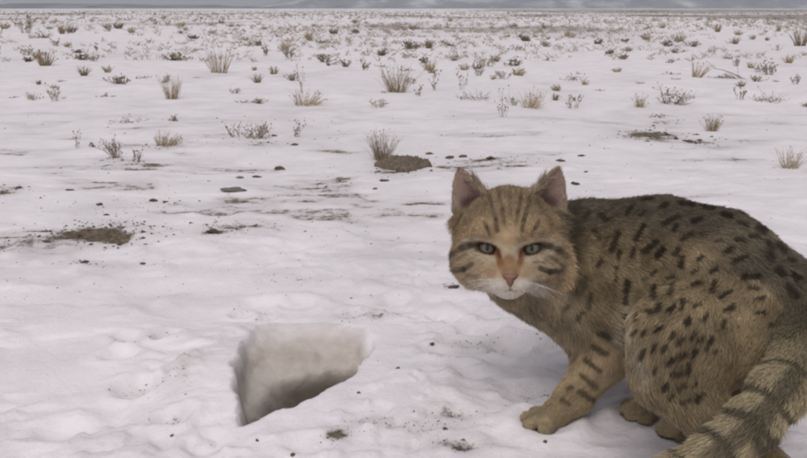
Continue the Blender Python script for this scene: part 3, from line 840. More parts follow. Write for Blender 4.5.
# head, in head pixels (about one millimetre each)
hell((0, 12, -22), (45, 45, 50), 14, 'head', (0, .5, -1))
for s in (-1, 1):
    hell((s * 28, -17, -10), (28, 27, 30), 14, 'cheek', (s * 1, -.35, -.5))
    hell((s * 37, 6, -24), (13, 16, 16), 12, 'cheek', (s * .8, -.7, -.4))
    hell((s * 20, 12, 16), (15, 13, 16), 12, 'head', (s * .3, .6, -.8))
    hell((s * 23, -26, 10), (19, 15, 16), 14, 'head', (s * 1, -.3, -.6))
    hell((s * 10, -37, 28), (13, 9.5, 11), 10, 'muzzle', (s * 1, -.5, -.3))
hell((0, -31, 16), (24, 17, 20), 14, 'muzzle', (0, -1, -.4))
hell((0, -10, 26), (10, 22, 12), 11, 'nose', (0, 1, -.3))
hell((0, -27, 34), (8, 7, 7), 6, 'nose', (0, 1, -.3))
hell((0, -46, 18), (10.5, 8, 11), 9, 'muzzle', (0, -1, -.2))

def sd_prim(pr, X):
    typ, d, k, zone, fl = pr
    if typ == 'cone':
        A, ra, B, rb = d
        ab = B - A; L2 = ab.dot(ab)
        h = np.clip(((X - A) @ ab) / L2, 0, 1)
        return np.linalg.norm(X - A - h[..., None] * ab, axis=-1) - (ra + (rb - ra) * h)
    c, r = d
    q = ((X - HC) @ HM.T / HS) - c
    k0 = np.linalg.norm(q / r, axis=-1); k1 = np.linalg.norm(q / (r * r), axis=-1) + 1e-9
    return k0 * (k0 - 1) / k1 * HS

def prim_box(pr):
    typ, d, k, zone, fl = pr
    if typ == 'cone':
        A, ra, B, rb = d; m = max(ra, rb)
        return np.minimum(A, B) - m, np.maximum(A, B) + m
    c, r = d; C = HL(*c); m = max(r) * HS
    return C - m, C + m

EARS = {-1: ((-33, 29, -20), (-50, 74.5, -12)), 1: ((34, 29, -20), (50.5, 74.5, -12))}
def eye_r(s, hq, grow=0.0):
    """1 on the almond outline of the eye"""
    ex, ey, zs = EYES[s]
    ca, sa_ = math.cos(s * .26), math.sin(s * .26)
    dx, dy = hq[..., 0] - ex, hq[..., 1] - ey
    xx, yy = dx * ca + dy * sa_, -dx * sa_ + dy * ca
    return np.sqrt((xx / 9.8) ** 2 + (yy / np.where(yy > 0, 3.6, 5.5)) ** 2)
def ear_frame(s):
    b, t = (np.array(q, float) for q in EARS[s])
    a = t - b; L = np.linalg.norm(a); a /= L
    n = np.array([s * .42, .05, 1.0]); n -= a * n.dot(a); n /= np.linalg.norm(n)      # where the cup opens
    w = np.cross(a, n)
    return b, a, w, n, L
def ear_sd(s, q):
    """q in head pixels; returns distance in pixels and the ear's own coordinates"""
    b, a, w, n, L = ear_frame(s)
    d = q - b
    sa, sw, sn = d @ a / L, d @ w, d @ n
    sc = np.clip(sa, 0, 1)
    W = 25 * np.clip(1 - sc ** 1.15, 0, 1) ** .72 + .8
    x_ = np.clip(sw / W, -1, 1)
    surf = -11 * (1 - .75 * sc) * (1 - x_ ** 2) + 3 * (1 - sc)
    dd = np.maximum(np.abs(sn - surf) - 2.0, np.abs(sw) - W)
    dd = np.maximum(dd, (sa - 1) * L)
    dd = np.maximum(dd, (-.25 - sa) * L)
    return dd * .8, sa, sw / W, sn - surf

def graded(lo, hi, a, b, f, c):
    return np.concatenate([np.arange(lo, a, c), np.arange(a, b, f), np.arange(b, hi, c)])
pts_all = np.array([q for pr in PR for q in prim_box(pr)])
lo, hi = pts_all.min(0) - .012, pts_all.max(0) + .012
hlo, hhi = HC - .078, HC + .086
FX = graded(lo[0], hi[0], hlo[0], hhi[0], .0016, .0031)
FY = graded(lo[1], hi[1], hlo[1] + .01, hhi[1], .0016, .0031)
FZ = graded(lo[2], hi[2], hlo[2] + .008, hhi[2], .0016, .0031)
FLD = np.full((len(FX), len(FY), len(FZ)), .06, np.float32)

def region(a, b):
    i0, i1 = np.searchsorted(FX, a[0]), np.searchsorted(FX, b[0])
    j0, j1 = np.searchsorted(FY, a[1]), np.searchsorted(FY, b[1])
    k0, k1 = np.searchsorted(FZ, a[2]), np.searchsorted(FZ, b[2])
    sl = (slice(i0, i1), slice(j0, j1), slice(k0, k1))
    Xg = np.stack(np.meshgrid(FX[i0:i1], FY[j0:j1], FZ[k0:k1], indexing='ij'), -1)
    return sl, Xg

def smin(a, b, k):
    h = np.clip(k - np.abs(a - b), 0, None) / k
    return np.minimum(a, b) - h * h * k * .25

for pr in PR:
    k = pr[2] * (HS if pr[0] == 'ell' else 1)
    a, b = prim_box(pr)
    m = .5 * k + .010
    sl, Xg = region(a - m, b + m)
    FLD[sl] = smin(FLD[sl], sd_prim(pr, Xg).astype(np.float32), k)
def head_field_at(q):
    """field value at head-pixel points by tri-linear look-up"""
    return field_at(HC + HS * (q @ HM))
def field_at(p):
    p = np.atleast_2d(p)
    out = []
    ii = []
    for ax, F in enumerate((FX, FY, FZ)):
        i = np.clip(np.searchsorted(F, p[:, ax]) - 1, 0, len(F) - 2)
        f = np.clip((p[:, ax] - F[i]) / (F[i + 1] - F[i]), 0, 1)
        ii.append((i, f))
    r = 0
    for dx in (0, 1):
        for dy in (0, 1):
            for dz in (0, 1):
                w = 1
                for (i, f), d in zip(ii, (dx, dy, dz)): w = w * (f if d else 1 - f)
                r = r + w * FLD[ii[0][0] + dx, ii[1][0] + dy, ii[2][0] + dz]
    return r
for s in (-1, 1):                                         # ears
    b, a, w, n, L = ear_frame(s)
    C = HL(*(b + a * L * .5)); sl, Xg = region(C - .055, C + .055)
    d = ear_sd(s, (Xg - HC) @ HM.T / HS)[0] * HS
    FLD[sl] = smin(FLD[sl], d.astype(np.float32), .006)
# eye sockets: an almond cut, the eyeball sits behind it
EYES = {}
for s, (ex, ey) in {-1: (-20.5, -4.5), 1: (22.5, -5.0)}.items():
    zz = np.linspace(60, -10, 281)
    f = head_field_at(np.stack([np.full(281, ex), np.full(281, ey), zz], 1))
    zs = zz[np.argmax(f < 0)]
    EYES[s] = (ex, ey, zs)
    C = HL(ex, ey, zs); sl, Xg = region(C - .018, C + .018)
    q = (Xg - HC) @ HM.T / HS
    k0 = np.sqrt(eye_r(s, q) ** 2 + ((q[..., 2] - zs) / 8) ** 2)
    FLD[sl] = np.maximum(FLD[sl], ((1 - k0) * 4.8 * HS).astype(np.float32))

def surface_nets():
    F = FLD
    neg = F < 0
    c = [neg[dx:F.shape[0] - 1 + dx, dy:F.shape[1] - 1 + dy, dz:F.shape[2] - 1 + dz] for dx in (0, 1) for dy in (0, 1) for dz in (0, 1)]
    sm = sum(q.astype(np.int8) for q in c)
    act = (sm > 0) & (sm < 8)
    I, J, K = np.nonzero(act)
    num = np.full(act.shape, -1, np.int32); num[I, J, K] = np.arange(len(I))
    acc = np.zeros((len(I), 3)); w = np.zeros(len(I))
    ax = (FX, FY, FZ)
    corners = [(0, 0, 0), (0, 0, 1), (0, 1, 0), (0, 1, 1), (1, 0, 0), (1, 0, 1), (1, 1, 0), (1, 1, 1)]
    for a in corners:
        for d in range(3):
            if a[d]: continue
            b = list(a); b[d] = 1
            fa = F[I + a[0], J + a[1], K + a[2]]; fb = F[I + b[0], J + b[1], K + b[2]]
            m = (fa < 0) != (fb < 0)
            t = np.where(m, fa / np.where(m, fa - fb, 1), 0)
            pa = np.stack([FX[I + a[0]], FY[J + a[1]], FZ[K + a[2]]], 1); pb = np.stack([FX[I + b[0]], FY[J + b[1]], FZ[K + b[2]]], 1)
            acc += (pa + (pb - pa) * t[:, None]) * m[:, None]; w += m
    V = acc / w[:, None]
    quads = []
    # for every grid edge with a sign change, join the four cells round it
    for d in range(3):
        o1, o2 = [(1, 2), (2, 0), (0, 1)][d]
        sl0 = [slice(1, -1)] * 3; sl0[d] = slice(0, -1); sl1 = [slice(1, -1)] * 3; sl1[d] = slice(1, None)
        A, B = neg[tuple(sl0)], neg[tuple(sl1)]
        e = np.nonzero(A != B)
        flip = A[e]
        base = [e[0] + 1, e[1] + 1, e[2] + 1]; base[d] = e[d]
        def cell(a, b):
            q = [base[0].copy(), base[1].copy(), base[2].copy()]
            q[o1] = q[o1] - a; q[o2] = q[o2] - b
            return num[q[0], q[1], q[2]]
        q = np.stack([cell(0, 0), cell(1, 0), cell(1, 1), cell(0, 1)], 1)
        q[~flip] = q[~flip][:, ::-1]
        quads.append(q)
    Q = np.concatenate(quads)
    return V, Q[(Q >= 0).all(1)]
CV, CQ = surface_nets()
# keep the largest shell only is not needed: the primitives all touch
def grad(p, e=.0022):
    g = np.stack([field_at(p + np.eye(3)[i] * e) - field_at(p - np.eye(3)[i] * e) for i in range(3)], 1)
    return g / (np.linalg.norm(g, axis=1, keepdims=True) + 1e-12)

# --- coat pattern ----------------------------------------------------------------
SPOTS = [  # u, v, length, width, angle: the dark dashes seen on the near flank
(629,211,14,5,60),(671,220,22,6,30),(640,232,22,6,58),(615,242,28,6,70),(587,216,14,6,70),(603,217,12,6,-35),(597,234,12,6,-60),(650,247,24,6,42),
(660,253,14,7,50),(677,252,12,6,50),(663,206,14,5,20),(685,237,12,5,40),(675,229,8,5,60),(648,199,16,4,5),(642,213,8,4,40),(621,197,8,4,0),(687,204,18,5,-10),
(633,253,14,5,75),(619,255,12,4,80),(616,273,20,4,88),(599,264,8,5,60),(627,287,16,6,80),(626,300,10,6,85),(650,276,24,3,40),(654,292,16,6,85),(671,290,10,7,70),
(671,277,9,4,25),(682,262,14,7,80),(650,312,8,7,0),(658,308,9,6,60),(671,309,9,6,40),(682,305,13,6,75),(688,321,7,6,40),(584,282,14,6,70),(590,302,20,6,80),
(626,316,6,4,80),(637,316,8,4,80),(741,259,22,5,25),(700,259,11,5,45),(696,271,12,4,35),(714,270,9,5,35),(696,284,12,5,15),(714,286,13,7,75),(726,294,19,5,30),
(697,305,9,5,35),(729,309,12,6,25),(751,277,22,6,0),(755,288,14,5,-10),(760,299,15,5,10),(761,313,14,5,0),(705,318,10,5,65),(781,272,10,9,-40),(796,276,12,7,-35),
(790,289,12,7,-60),(727,252,12,5,20),(771,255,14,8,-70),(792,260,8,5,-30),(797,302,16,9,80),(704,233,10,4,30),(719,241,12,4,10),(729,249,12,5,25),(689,235,12,5,25),
(708,207,14,6,-10),(727,215,14,6,-15),(743,224,14,6,-20),(761,229,10,8,-40),(754,236,10,6,-10),(782,248,12,8,-45),(697,220,14,6,20),(770,246,12,7,-60),(740,240,12,5,0),
(688,323,8,6,75),(635,333,9,5,50),(644,333,9,5,60),(659,330,14,5,25),(672,336,9,6,60),(693,335,9,6,60),(680,342,9,6,50),(701,340,7,5,40),(711,341,8,5,60),
(707,348,8,5,70),(642,355,15,5,70),(654,348,11,5,70),(664,350,12,5,65),(683,356,8,6,30),(694,354,8,6,60),(714,353,6,5,40),(671,362,12,5,40),(655,371,8,5,70),
(676,375,14,6,10),(688,370,12,6,80),(724,323,10,6,60),(773,326,8,7,0),(665,388,10,6,50),(682,388,12,7,30),(695,384,10,6,60),(700,398,12,7,40),(686,402,12,6,20),(672,398,8,5,50),
(588,381,28,6,-42),(586,396,24,6,-32),(593,366,26,6,-36),(569,388,8,6,0),(600,351,22,6,-30),(606,336,18,5,-20),(566,402,12,5,-30),(580,316,14,5,60),(566,306,12,5,50)]
FACE = [  # strokes over the head in photograph pixels: polyline, width, darkness, rust
([(480,244),(470,245),(462,248),(454,253),(448,258)],4.6,.95,0),([(540,245),(550,246),(558,250),(566,256)],4.8,.95,0),([(466,254),(458,259),(450,266)],2.8,.45,0),([(548,256),(556,260),(563,266)],3,.5,0),
([(472,264),(464,269),(455,270)],3.6,.65,0),([(540,268),(550,272),(560,270)],4.0,.75,0),([(530,283),(540,284),(548,281)],2.6,.35,0),([(476,276),(468,275)],3,.3,0),([(535,262),(545,262)],2.2,.3,0),
([(490,235),(487,228),(484,222)],2.4,.55,0),([(497,231),(496,220),(492,206),(490,196)],3.0,.6,0),([(504,222),(502,210),(499,196),(497,184)],2.8,.45,0),
([(510,214),(510,198),(511,184)],2.4,.22,0),([(516,224),(518,212),(521,198),(523,185)],2.8,.45,0),([(522,231),(524,220),(528,206),(530,196)],3.0,.6,0),
([(531,235),(535,228),(539,221)],2.6,.6,0),([(481,214),(486,204),(490,196)],3,.35,0),([(541,212),(537,203),(532,195)],3,.35,0),
([(497,252),(500,262),(503,272)],4.6,.85,1),([(522,252),(520,262),(517,272)],4.6,.85,1),([(488,272),(493,274)],6,.45,1),([(530,270),(526,274)],5,.3,1),([(509,260),(510,272)],9,.8,1),([(497,251),(500,257)],2.4,.6,0),([(522,251),(520,257)],2.4,.6,0),
([(510,286),(510,290)],1.6,.6,0),([(510,290),(504,291.5)],1.3,.3,0),([(510,290),(516,291.5)],1.3,.3,0),([(452,240),(458,232)],3,.3,0),([(562,236),(556,228)],3,.35,0)]

def seg_d(u, v, a, b):
    a, b = np.array(a, float), np.array(b, float); ab = b - a
    h = np.clip(((u - a[0]) * ab[0] + (v - a[1]) * ab[1]) / (ab.dot(ab) + 1e-9), 0, 1)
    return np.hypot(u - a[0] - h * ab[0], v - a[1] - h * ab[1])

ZN = [pr[3] for pr in PR]
def zones(p):
    D = np.stack([sd_prim(pr, p) for pr in PR], 1)
    return D

def lerp(a, b, f): return a + (np.asarray(b) - a) * f[:, None]

def tail_s(p):
    best = np.full(len(p), 9.0); s = np.zeros(len(p)); lat = np.zeros((len(p), 3))
    acc = 0
    for i in range(len(TAIL) - 1):
        A, B = TAIL[i], TAIL[i + 1]; ab = B - A; L = np.linalg.norm(ab)
        h = np.clip((p - A) @ ab / (L * L), 0, 1)
        off = p - A - h[:, None] * ab
        d = np.linalg.norm(off, axis=1)
        m = d < best
        best[m] = d[m]; s[m] = acc + h[m] * L; lat[m] = off[m] / (d[m, None] + 1e-9)
        acc += L
    return best, s, lat

def coat(p, n, D, zi, look=None):
    """linear coat colour of skin points p with outward normals n"""
    N = len(p)
    zone = np.array(ZN)[zi]
    u, v = pix(p if look is None else look)
    view = np.array([0, 0, CAMZ]) - p; view /= np.linalg.norm(view, axis=1, keepdims=True)
    facing = (n * view).sum(1)
    wob = noise3(p * 160, 5); wob2 = noise3(p * 45, 6)
    base = np.tile(np.array([.245, .184, .110]), (N, 1))
    base = lerp(base, (.33, .252, .155), np.clip(.5 + wob2 * .9, 0, 1) * .55)
    # grey dorsal saddle, pale belly
    up = sstep(.55, .95, n[:, 2])
    bodyish = np.isin(zone, ['body', 'neck'])
    base = lerp(base, (.105, .088, .070), up * bodyish * .85)
    belly = sstep(.25, .8, -n[:, 2]) * np.isin(zone, ['body', 'breast', 'thigh', 'shank', 'foreleg'])
    base = lerp(base, (.42, .345, .25), belly * .75)
    base = lerp(base, (.38, .285, .175), (zone == 'foreleg') * .75)
    base = lerp(base, (.38, .295, .19), (zone == 'paw') * .8)
    base = lerp(base, (.32, .255, .18), (zone == 'breast') * .55)
    base = lerp(base, (.035, .028, .024), (zone == 'paw') * sstep(.15, .6, -n[:, 2]))      # dark soles
    # pale front edge of the near thigh and flank fold
    fold = np.exp(-(seg_d(u, v, (624, 308), (622, 336)) / 9) ** 2) + np.exp(-(seg_d(u, v, (624, 340), (645, 378)) / 9) ** 2)
    base = lerp(base, (.40, .335, .245), np.clip(fold, 0, 1) * (facing > 0) * .75)
    rump = np.exp(-(((u - 733) / 26) ** 2 + ((v - 368) / 24) ** 2)) * (facing > 0)
    base = lerp(base, (.26, .185, .10), rump * .6)
    # ticking and soft cloudy mottling of the ground colour
    base = base * np.clip(1 + .22 * wob2 + .20 * noise3(p * 110, 15) + .14 * wob, .5, 1.6)[:, None]
    faint = sstep(.25, .55, noise3(p * 85, 16)) * np.isin(zone, ['body', 'neck', 'thigh', 'breast'])
    base = lerp(base, (.060, .044, .028), faint * .20)
    dark = np.array([.028, .020, .014])
    m = np.zeros(N)
    near = (facing > .05) & (np.isin(zone, ['body', 'neck', 'thigh', 'shank', 'foreleg', 'breast']))
    for si, (su, sv_, ln, wd, an) in enumerate(SPOTS):
        dk_ = .82 + .18 * ((si * 37) % 11) / 10
        if su < 612: dk_ *= .8
        a = math.radians(an); du, dv = math.cos(a) * ln * .34, -math.sin(a) * ln * .34
        q = near & (np.abs(u - su) < ln) & (np.abs(v - sv_) < ln)
        if not q.any(): continue
        d = seg_d(u[q], v[q], (su - du, sv_ - dv), (su + du, sv_ + dv))
        m[q] = np.maximum(m[q], dk_ * (1 - sstep(wd * .26, wd * .72, d + wob[q] * .7 + wob2[q] * .5)))
    # the same kind of dashes on the side nobody sees from here
    away = (facing <= .05) & np.isin(zone, ['body', 'thigh', 'neck'])
    m = np.where(away, sstep(.28, .5, noise3(p * np.array([70, 70, 95]), 9)), m)
    mott = np.exp(-(((u - 690) / 24) ** 2 + ((v - 392) / 20) ** 2)) * near
    m = np.maximum(m, mott * .38)
    neck_fur_shade = np.exp(-(seg_d(u, v, (576, 210), (575, 292)) / 9) ** 2) * near  # dark neck fur, with the shade behind the head painted into the coat
    m = np.maximum(m, neck_fur_shade * .72)
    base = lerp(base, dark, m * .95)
    # tail: pale with a dark line along its top and dark rings
    tl = zone == 'tail'
    if tl.any():
        _, s, lat = tail_s(p)
        tb = np.tile(np.array([.36, .29, .18]), (N, 1))
        tb = lerp(tb, (.44, .37, .25), np.clip(.5 + wob2, 0, 1) * .6)
        top = np.array([-.05, -.80, .58]); top /= np.linalg.norm(top)
        line = sstep(.86, .99, lat @ top + .05 * wob2)
        ring = sstep(.35, .95, np.sin((s + .008 * wob2) * 2 * math.pi / .027 + .8)) * sstep(.05, .09, s)
        tb = lerp(tb, (.035, .029, .024), np.clip(np.maximum(line * .62, ring * .76), 0, 1))
        tb = lerp(tb, (.085, .070, .050), (1 - sstep(.035, .085, s)) * .85)
        base = np.where(tl[:, None], tb, base)
    # head
    hq = head_local(p)
    hd = np.isin(zone, ['head', 'cheek', 'muzzle', 'nose'])
    hw = hd | ((hq[:, 2] > -40) & (np.abs(hq[:, 0]) < 62) & (np.abs(hq[:, 1]) < 80) & np.isin(zone, ['ear']))
    if hw.any():
        hb = np.tile(np.array([.37, .262, .158]), (N, 1))
        hb = lerp(hb, (.205, .148, .093), sstep(8, 40, hq[:, 1]) * .8)
        hb = hb * np.clip(1 + .22 * noise3(p * 130, 17) + .16 * noise3(p * 300, 18), .5, 1.5)[:, None]
        ax_ = np.abs(hq[:, 0] - 1)
        hb = lerp(hb, (.42, .335, .24), np.exp(-(((ax_ - 34) / 20) ** 2 + ((hq[:, 1] + 22) / 14) ** 2)) * .8)
        white = .9 * np.exp(-((ax_ / 36) ** 4 + ((hq[:, 1] + 49) / 12) ** 2))
        white = np.maximum(white, np.exp(-(((ax_ - 12) / 11) ** 2 + ((hq[:, 1] + 41) / 7) ** 2)))
        hb = lerp(hb, (.68, .61, .54), np.clip(white * 1.15, 0, 1))
        for s, (ex, ey, zs) in EYES.items():
            r = eye_r(s, hq)
            pale = np.exp(-((r - 1.95) / .38) ** 2)
            hb = lerp(hb, (.47, .40, .31), pale * .75 * (hq[:, 2] > 0))
            hb = lerp(hb, (.035, .027, .022), (1 - sstep(1.12, 1.42, r)) * (hq[:, 2] > 0))
        front = facing > -.1
        for (pl, wd, dk, rust) in FACE:
            for a, b in zip(pl[:-1], pl[1:]):
                q = hw & front & (u > min(a[0], b[0]) - 9) & (u < max(a[0], b[0]) + 9) & (v > min(a[1], b[1]) - 9) & (v < max(a[1], b[1]) + 9)
                if not q.any(): continue
                f = (1 - sstep(wd * .38, wd * 1.05, seg_d(u[q], v[q], a, b) + wob[q] * .8)) * min(.9, dk * 1.05) * np.clip(.9 + .5 * wob2[q], .35, 1)
                hb[q] = lerp(hb[q], (.235, .098, .036) if rust else (.040, .027, .018), f)
        back = sstep(-25, -50, hq[:, 2])
        hb = lerp(hb, (.16, .125, .09), back * .7)
        base = np.where(hw[:, None], hb, base)
        for s in (-1, 1):
            dd, sa, sw, sn = ear_sd(s, hq)
            e = (dd < 2.5) & (sa > .22)
            ec = np.tile(np.array([.27, .20, .135]), (N, 1))
            inner = e & (sn > .4)
            pink = np.tile(np.array([.37, .25, .215]), (N, 1))
            pink = lerp(pink, (.085, .05, .045), (1 - sstep(.30, .52, sa)) * (1 - sstep(.2, .75, np.abs(sw - .15 * s))) * .9)
            pink = lerp(pink, (.40, .32, .235), sstep(.55, .95, np.abs(sw)) * .85)
            ec = np.where(inner[:, None], pink, ec)
            base = np.where(e[:, None], ec, base)
    return np.clip(base, .008, .9)

def zone_of(p):
    D = zones(p)
    zi = np.argmin(D, 1)
    return D, zi
CN = grad(CV)
D_, zi_ = zone_of(CV)
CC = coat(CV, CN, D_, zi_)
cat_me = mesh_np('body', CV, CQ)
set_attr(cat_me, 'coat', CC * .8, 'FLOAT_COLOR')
tm = NT('cat_skin_and_underfur')
at = tm.attr('coat'); tm.link(at.outputs['Color'], tm.b.inputs['Base Color'])
tm.b.inputs['Roughness'].default_value = .85; tm.b.inputs['Specular IOR Level'].default_value = .2
cat = new_obj('wildcat', cat_me, mat=tm.m)
tag(cat, 'spotted tan wildcat crouching beside the burrow and looking into the camera', 'cat')

# --- fur -------------------------------------------------------------------------
def grow(n_total):
    tri = np.concatenate([CQ[:, [0, 1, 2]], CQ[:, [0, 2, 3]]])
    A, B, C = CV[tri[:, 0]], CV[tri[:, 1]], CV[tri[:, 2]]
    ar = np.linalg.norm(np.cross(B - A, C - A), axis=1) * .5
    cen = (A + B + C) / 3
    hq = head_local(cen)
    inhead = (np.abs(hq[:, 0]) < 66) & (hq[:, 1] > -62) & (hq[:, 1] < 82) & (hq[:, 2] > -45)
    wgt = ar * np.where(inhead, 2.6, 1.0)
    pick = rng.choice(len(tri), n_total, p=wgt / wgt.sum())
    r1, r2 = np.sqrt(rng.random(n_total)), rng.random(n_total)
    p = A[pick] * (1 - r1)[:, None] + B[pick] * (r1 * (1 - r2))[:, None] + C[pick] * (r1 * r2)[:, None]
    n = grad(p)
    D, zi = zone_of(p)
    zone = np.array(ZN)[zi]
    hq = head_local(p)
    # flow: blend the lie of the nearby parts
    w = np.exp(-(D - D.min(1, keepdims=True)) / .008)
    fl = np.stack([(pr[4] if pr[0] == 'cone' else pr[4] @ HM) / np.linalg.norm(pr[4]) for pr in PR])
    flow = w @ fl
    flow[:, 2] -= .35 * np.isin(zone, ['body', 'neck', 'thigh'])
    flow -= n * (flow * n).sum(1, keepdims=True)
    flow /= np.linalg.norm(flow, axis=1, keepdims=True) + 1e-6
    LEN = {'body': .0085, 'neck': .011, 'breast': .012, 'foreleg': .0065, 'paw': .0042, 'thigh': .0085, 'shank': .008, 'tail': .0092, 'head': .0078, 'cheek': .0115, 'muzzle': .0045, 'nose': .0035}
    LIFT = {'body': .34, 'neck': .42, 'breast': .45, 'foreleg': .30, 'paw': .3, 'thigh': .36, 'shank': .35, 'tail': .6, 'head': .35, 'cheek': .45, 'muzzle': .3, 'nose': .2}
    ln = np.array([LEN[q] for q in ZN])[zi]; lift = np.array([LIFT[q] for q in ZN])[zi]
    # the face shortens towards the nose and the eyes
    facef = sstep(-10, 25, hq[:, 2]) * inhead[pick]
    ln = ln * (1 - .45 * facef)
    keep = np.ones(n_total, bool)
    for s, (ex, ey, zs) in EYES.items():
        r = eye_r(s, hq)
        nearf = (hq[:, 2] > 0) & inhead[pick]
        keep &= ~((r < 1.10) & nearf)
        ln = np.where(nearf, ln * np.clip(.35 + .65 * (r - 1.0), .35, 1), ln)
    tri_n = (hq[:, 1] < -28) & (hq[:, 1] > -43) & (np.abs(hq[:, 0] - 1.5) < 8.6 * (hq[:, 1] + 45) / 15) & (hq[:, 2] > 22)
    keep &= ~tri_n
    for s in (-1, 1):
        dd, sa, sw, sn = ear_sd(s, hq)
        e = (dd < 2.5) & (sa > .15)
        ln = np.where(e, np.where(sn > .4, .0035, .005), ln)
        b, a, w_, nn, L = ear_frame(s)
        fl2 = (a @ HM)[None, :] - n * (n @ (a @ HM))[:, None]
        flow = np.where(e[:, None], fl2, flow)
        lift = np.where(e, .25, lift)
        keep &= ~(e & (sn > .4) & (rng.random(n_total) < .55))
        edge_ = e & (np.abs(sw) > .8)
        ln = np.where(edge_, .0055, ln)
        # pale hair lying across the cup from its inner edge
        side = sw * np.sign((w_ @ HM) @ hx_) * -s
        tuft = e & (side > .25) & (sa < .75) & (sn > -1)
        ln = np.where(tuft, .012, ln); lift = np.where(tuft, .9, lift)
    keep &= p[:, 2] > .001
    # clumps: neighbouring hairs share their lean
    cl = np.stack([noise3(p * 230, 61), noise3(p * 230, 62), noise3(p * 230, 63)], 1)
    cl2 = np.stack([noise3(p * 75, 64), noise3(p * 75, 65), noise3(p * 75, 66)], 1)
    jit = rng.normal(0, 1, (n_total, 3))
    ln = ln * (1 + .20 * noise3(p * 120, 67)) * rng.uniform(.6, 1.15, n_total)
    d0 = flow + n * (lift * 1.2)[:, None] + .09 * cl + .08 * cl2 + .11 * jit
    d0 /= np.linalg.norm(d0, axis=1, keepdims=True)
    d1 = flow + n * (lift * .5)[:, None] + .15 * cl + .10 * cl2 + .16 * jit
    d1[:, 2] -= .12
    d1 /= np.linalg.norm(d1, axis=1, keepdims=True)
    q0 = p - n * .0006
    q1 = q0 + d0 * (ln * .38)[:, None]
    q2 = q1 + (d0 * .45 + d1 * .55) * (ln * .32)[:, None]
    q3 = q2 + d1 * (ln * .32)[:, None]
    pts = np.stack([q0, q1, q2, q3], 1)
    shl = (flow * .62 + n * (lift * .45)[:, None]) * np.where(inhead[pick], ln * .8, ln)[:, None]
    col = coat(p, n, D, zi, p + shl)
    bri = np.exp(rng.normal(0, 1, n_total) * np.where(inhead[pick], .26, .19))[:, None]
    col = col * bri
    agouti = (rng.random(n_total) < .10)[:, None] & (col.mean(1, keepdims=True) > .07) & (~inhead[pick])[:, None]
    tip = np.where(agouti, col * .35, col * 1.18 + .006)
    cols = np.stack([col * .72, col * .92, col * 1.02, tip], 1)
    rad = np.stack([np.full(n_total, 1.), np.full(n_total, .95), np.full(n_total, .7), np.full(n_total, .18)], 1) * np.where(inhead[pick], .00016, .00022)[:, None]
    return pts[keep], cols[keep], rad[keep]

def hair_object(name, pts, cols, rad, parent, mat):
    hc = bpy.data.hair_curves.new(name)
    n, k = pts.shape[:2]
    hc.add_curves([k] * n)
    hc.attributes['position'].data.foreach_set('vector', pts.astype(np.float32).ravel())
    ra = hc.attributes.get('radius') or hc.attributes.new('radius', 'FLOAT', 'POINT')
    ra.data.foreach_set('value', rad.astype(np.float32).ravel())
    ca = hc.attributes.new('coat', 'FLOAT_COLOR', 'POINT')
    c4 = np.ones((n * k, 4), np.float32); c4[:, :3] = np.clip(cols.reshape(-1, 3), 0, 1)
    ca.data.foreach_set('color', c4.ravel())
    hc.materials.append(mat)
    o = bpy.data.objects.new(name, hc); COL.objects.link(o); o.parent = parent
    return o
th_ = NT('cat_hair')
at = th_.attr('coat'); th_.link(at.outputs['Color'], th_.b.inputs['Base Color'])
th_.b.inputs['Roughness'].default_value = .65; th_.b.inputs['Specular IOR Level'].default_value = .25
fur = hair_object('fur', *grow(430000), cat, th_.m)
tag(fur, kind='stuff')

# --- eyes, nose, whiskers ----------------------------------------------------------
def eye_mesh(r):
    V, F = [], []
    n, m = 32, 20
    for j in range(m + 1):
        a = math.pi * j / m
        for i in range(n):
            b = 2 * math.pi * i / n
            V.append((math.sin(a) * math.cos(b) * r, math.sin(a) * math.sin(b) * r, math.cos(a) * r))
    for j in range(m):
        for i in range(n): F.append((j * n + i, (j + 1) * n + i, (j + 1) * n + (i + 1) % n, j * n + (i + 1) % n))
    return mesh_from('eye', V, F)
te = NT('grey_green_iris')
tc = te.node('ShaderNodeTexCoord')
sx = te.node('ShaderNodeSeparateXYZ'); te.link(tc.outputs['Object'], sx.inputs[0])
R_ = 10.2 * HS
rr = te.math('DIVIDE', te.math('SQRT', te.math('ADD', te.math('POWER', sx.outputs['X'], 2.0), te.math('POWER', sx.outputs['Y'], 2.0))), R_)
pu = te.math('SQRT', te.math('ADD', te.math('POWER', te.math('DIVIDE', sx.outputs['X'], R_ * .20), 2.0), te.math('POWER', te.math('DIVIDE', sx.outputs['Y'], R_ * .36), 2.0)))
iris = te.ramp(rr, [(.0, (.115, .102, .070)), (.42, (.14, .124, .088)), (.66, (.07, .060, .043)), (.80, (.015, .012, .010))]).outputs[0]
pup = te.ramp(pu, [(.0, (1, 1, 1)), (.80, (1, 1, 1)), (1.0, (0, 0, 0))]).outputs[0]
te.link(te.mix(pup, iris, (.02, .018, .018)), te.b.inputs['Base Color'])
te.b.inputs['Roughness'].default_value = .3; te.b.inputs['Specular IOR Level'].default_value = .22
eme = eye_mesh(R_); eme.materials.append(te.m)
from mathutils import Matrix, Vector
for s, (ex, ey, zs) in EYES.items():
    o = new_obj('eye', eme, cat)
    Rm = Matrix(HM.T.tolist())
    o.matrix_local = Matrix.Translation(Vector(HL(ex, ey, zs - 10.2 - .6))) @ Rm.to_4x4()

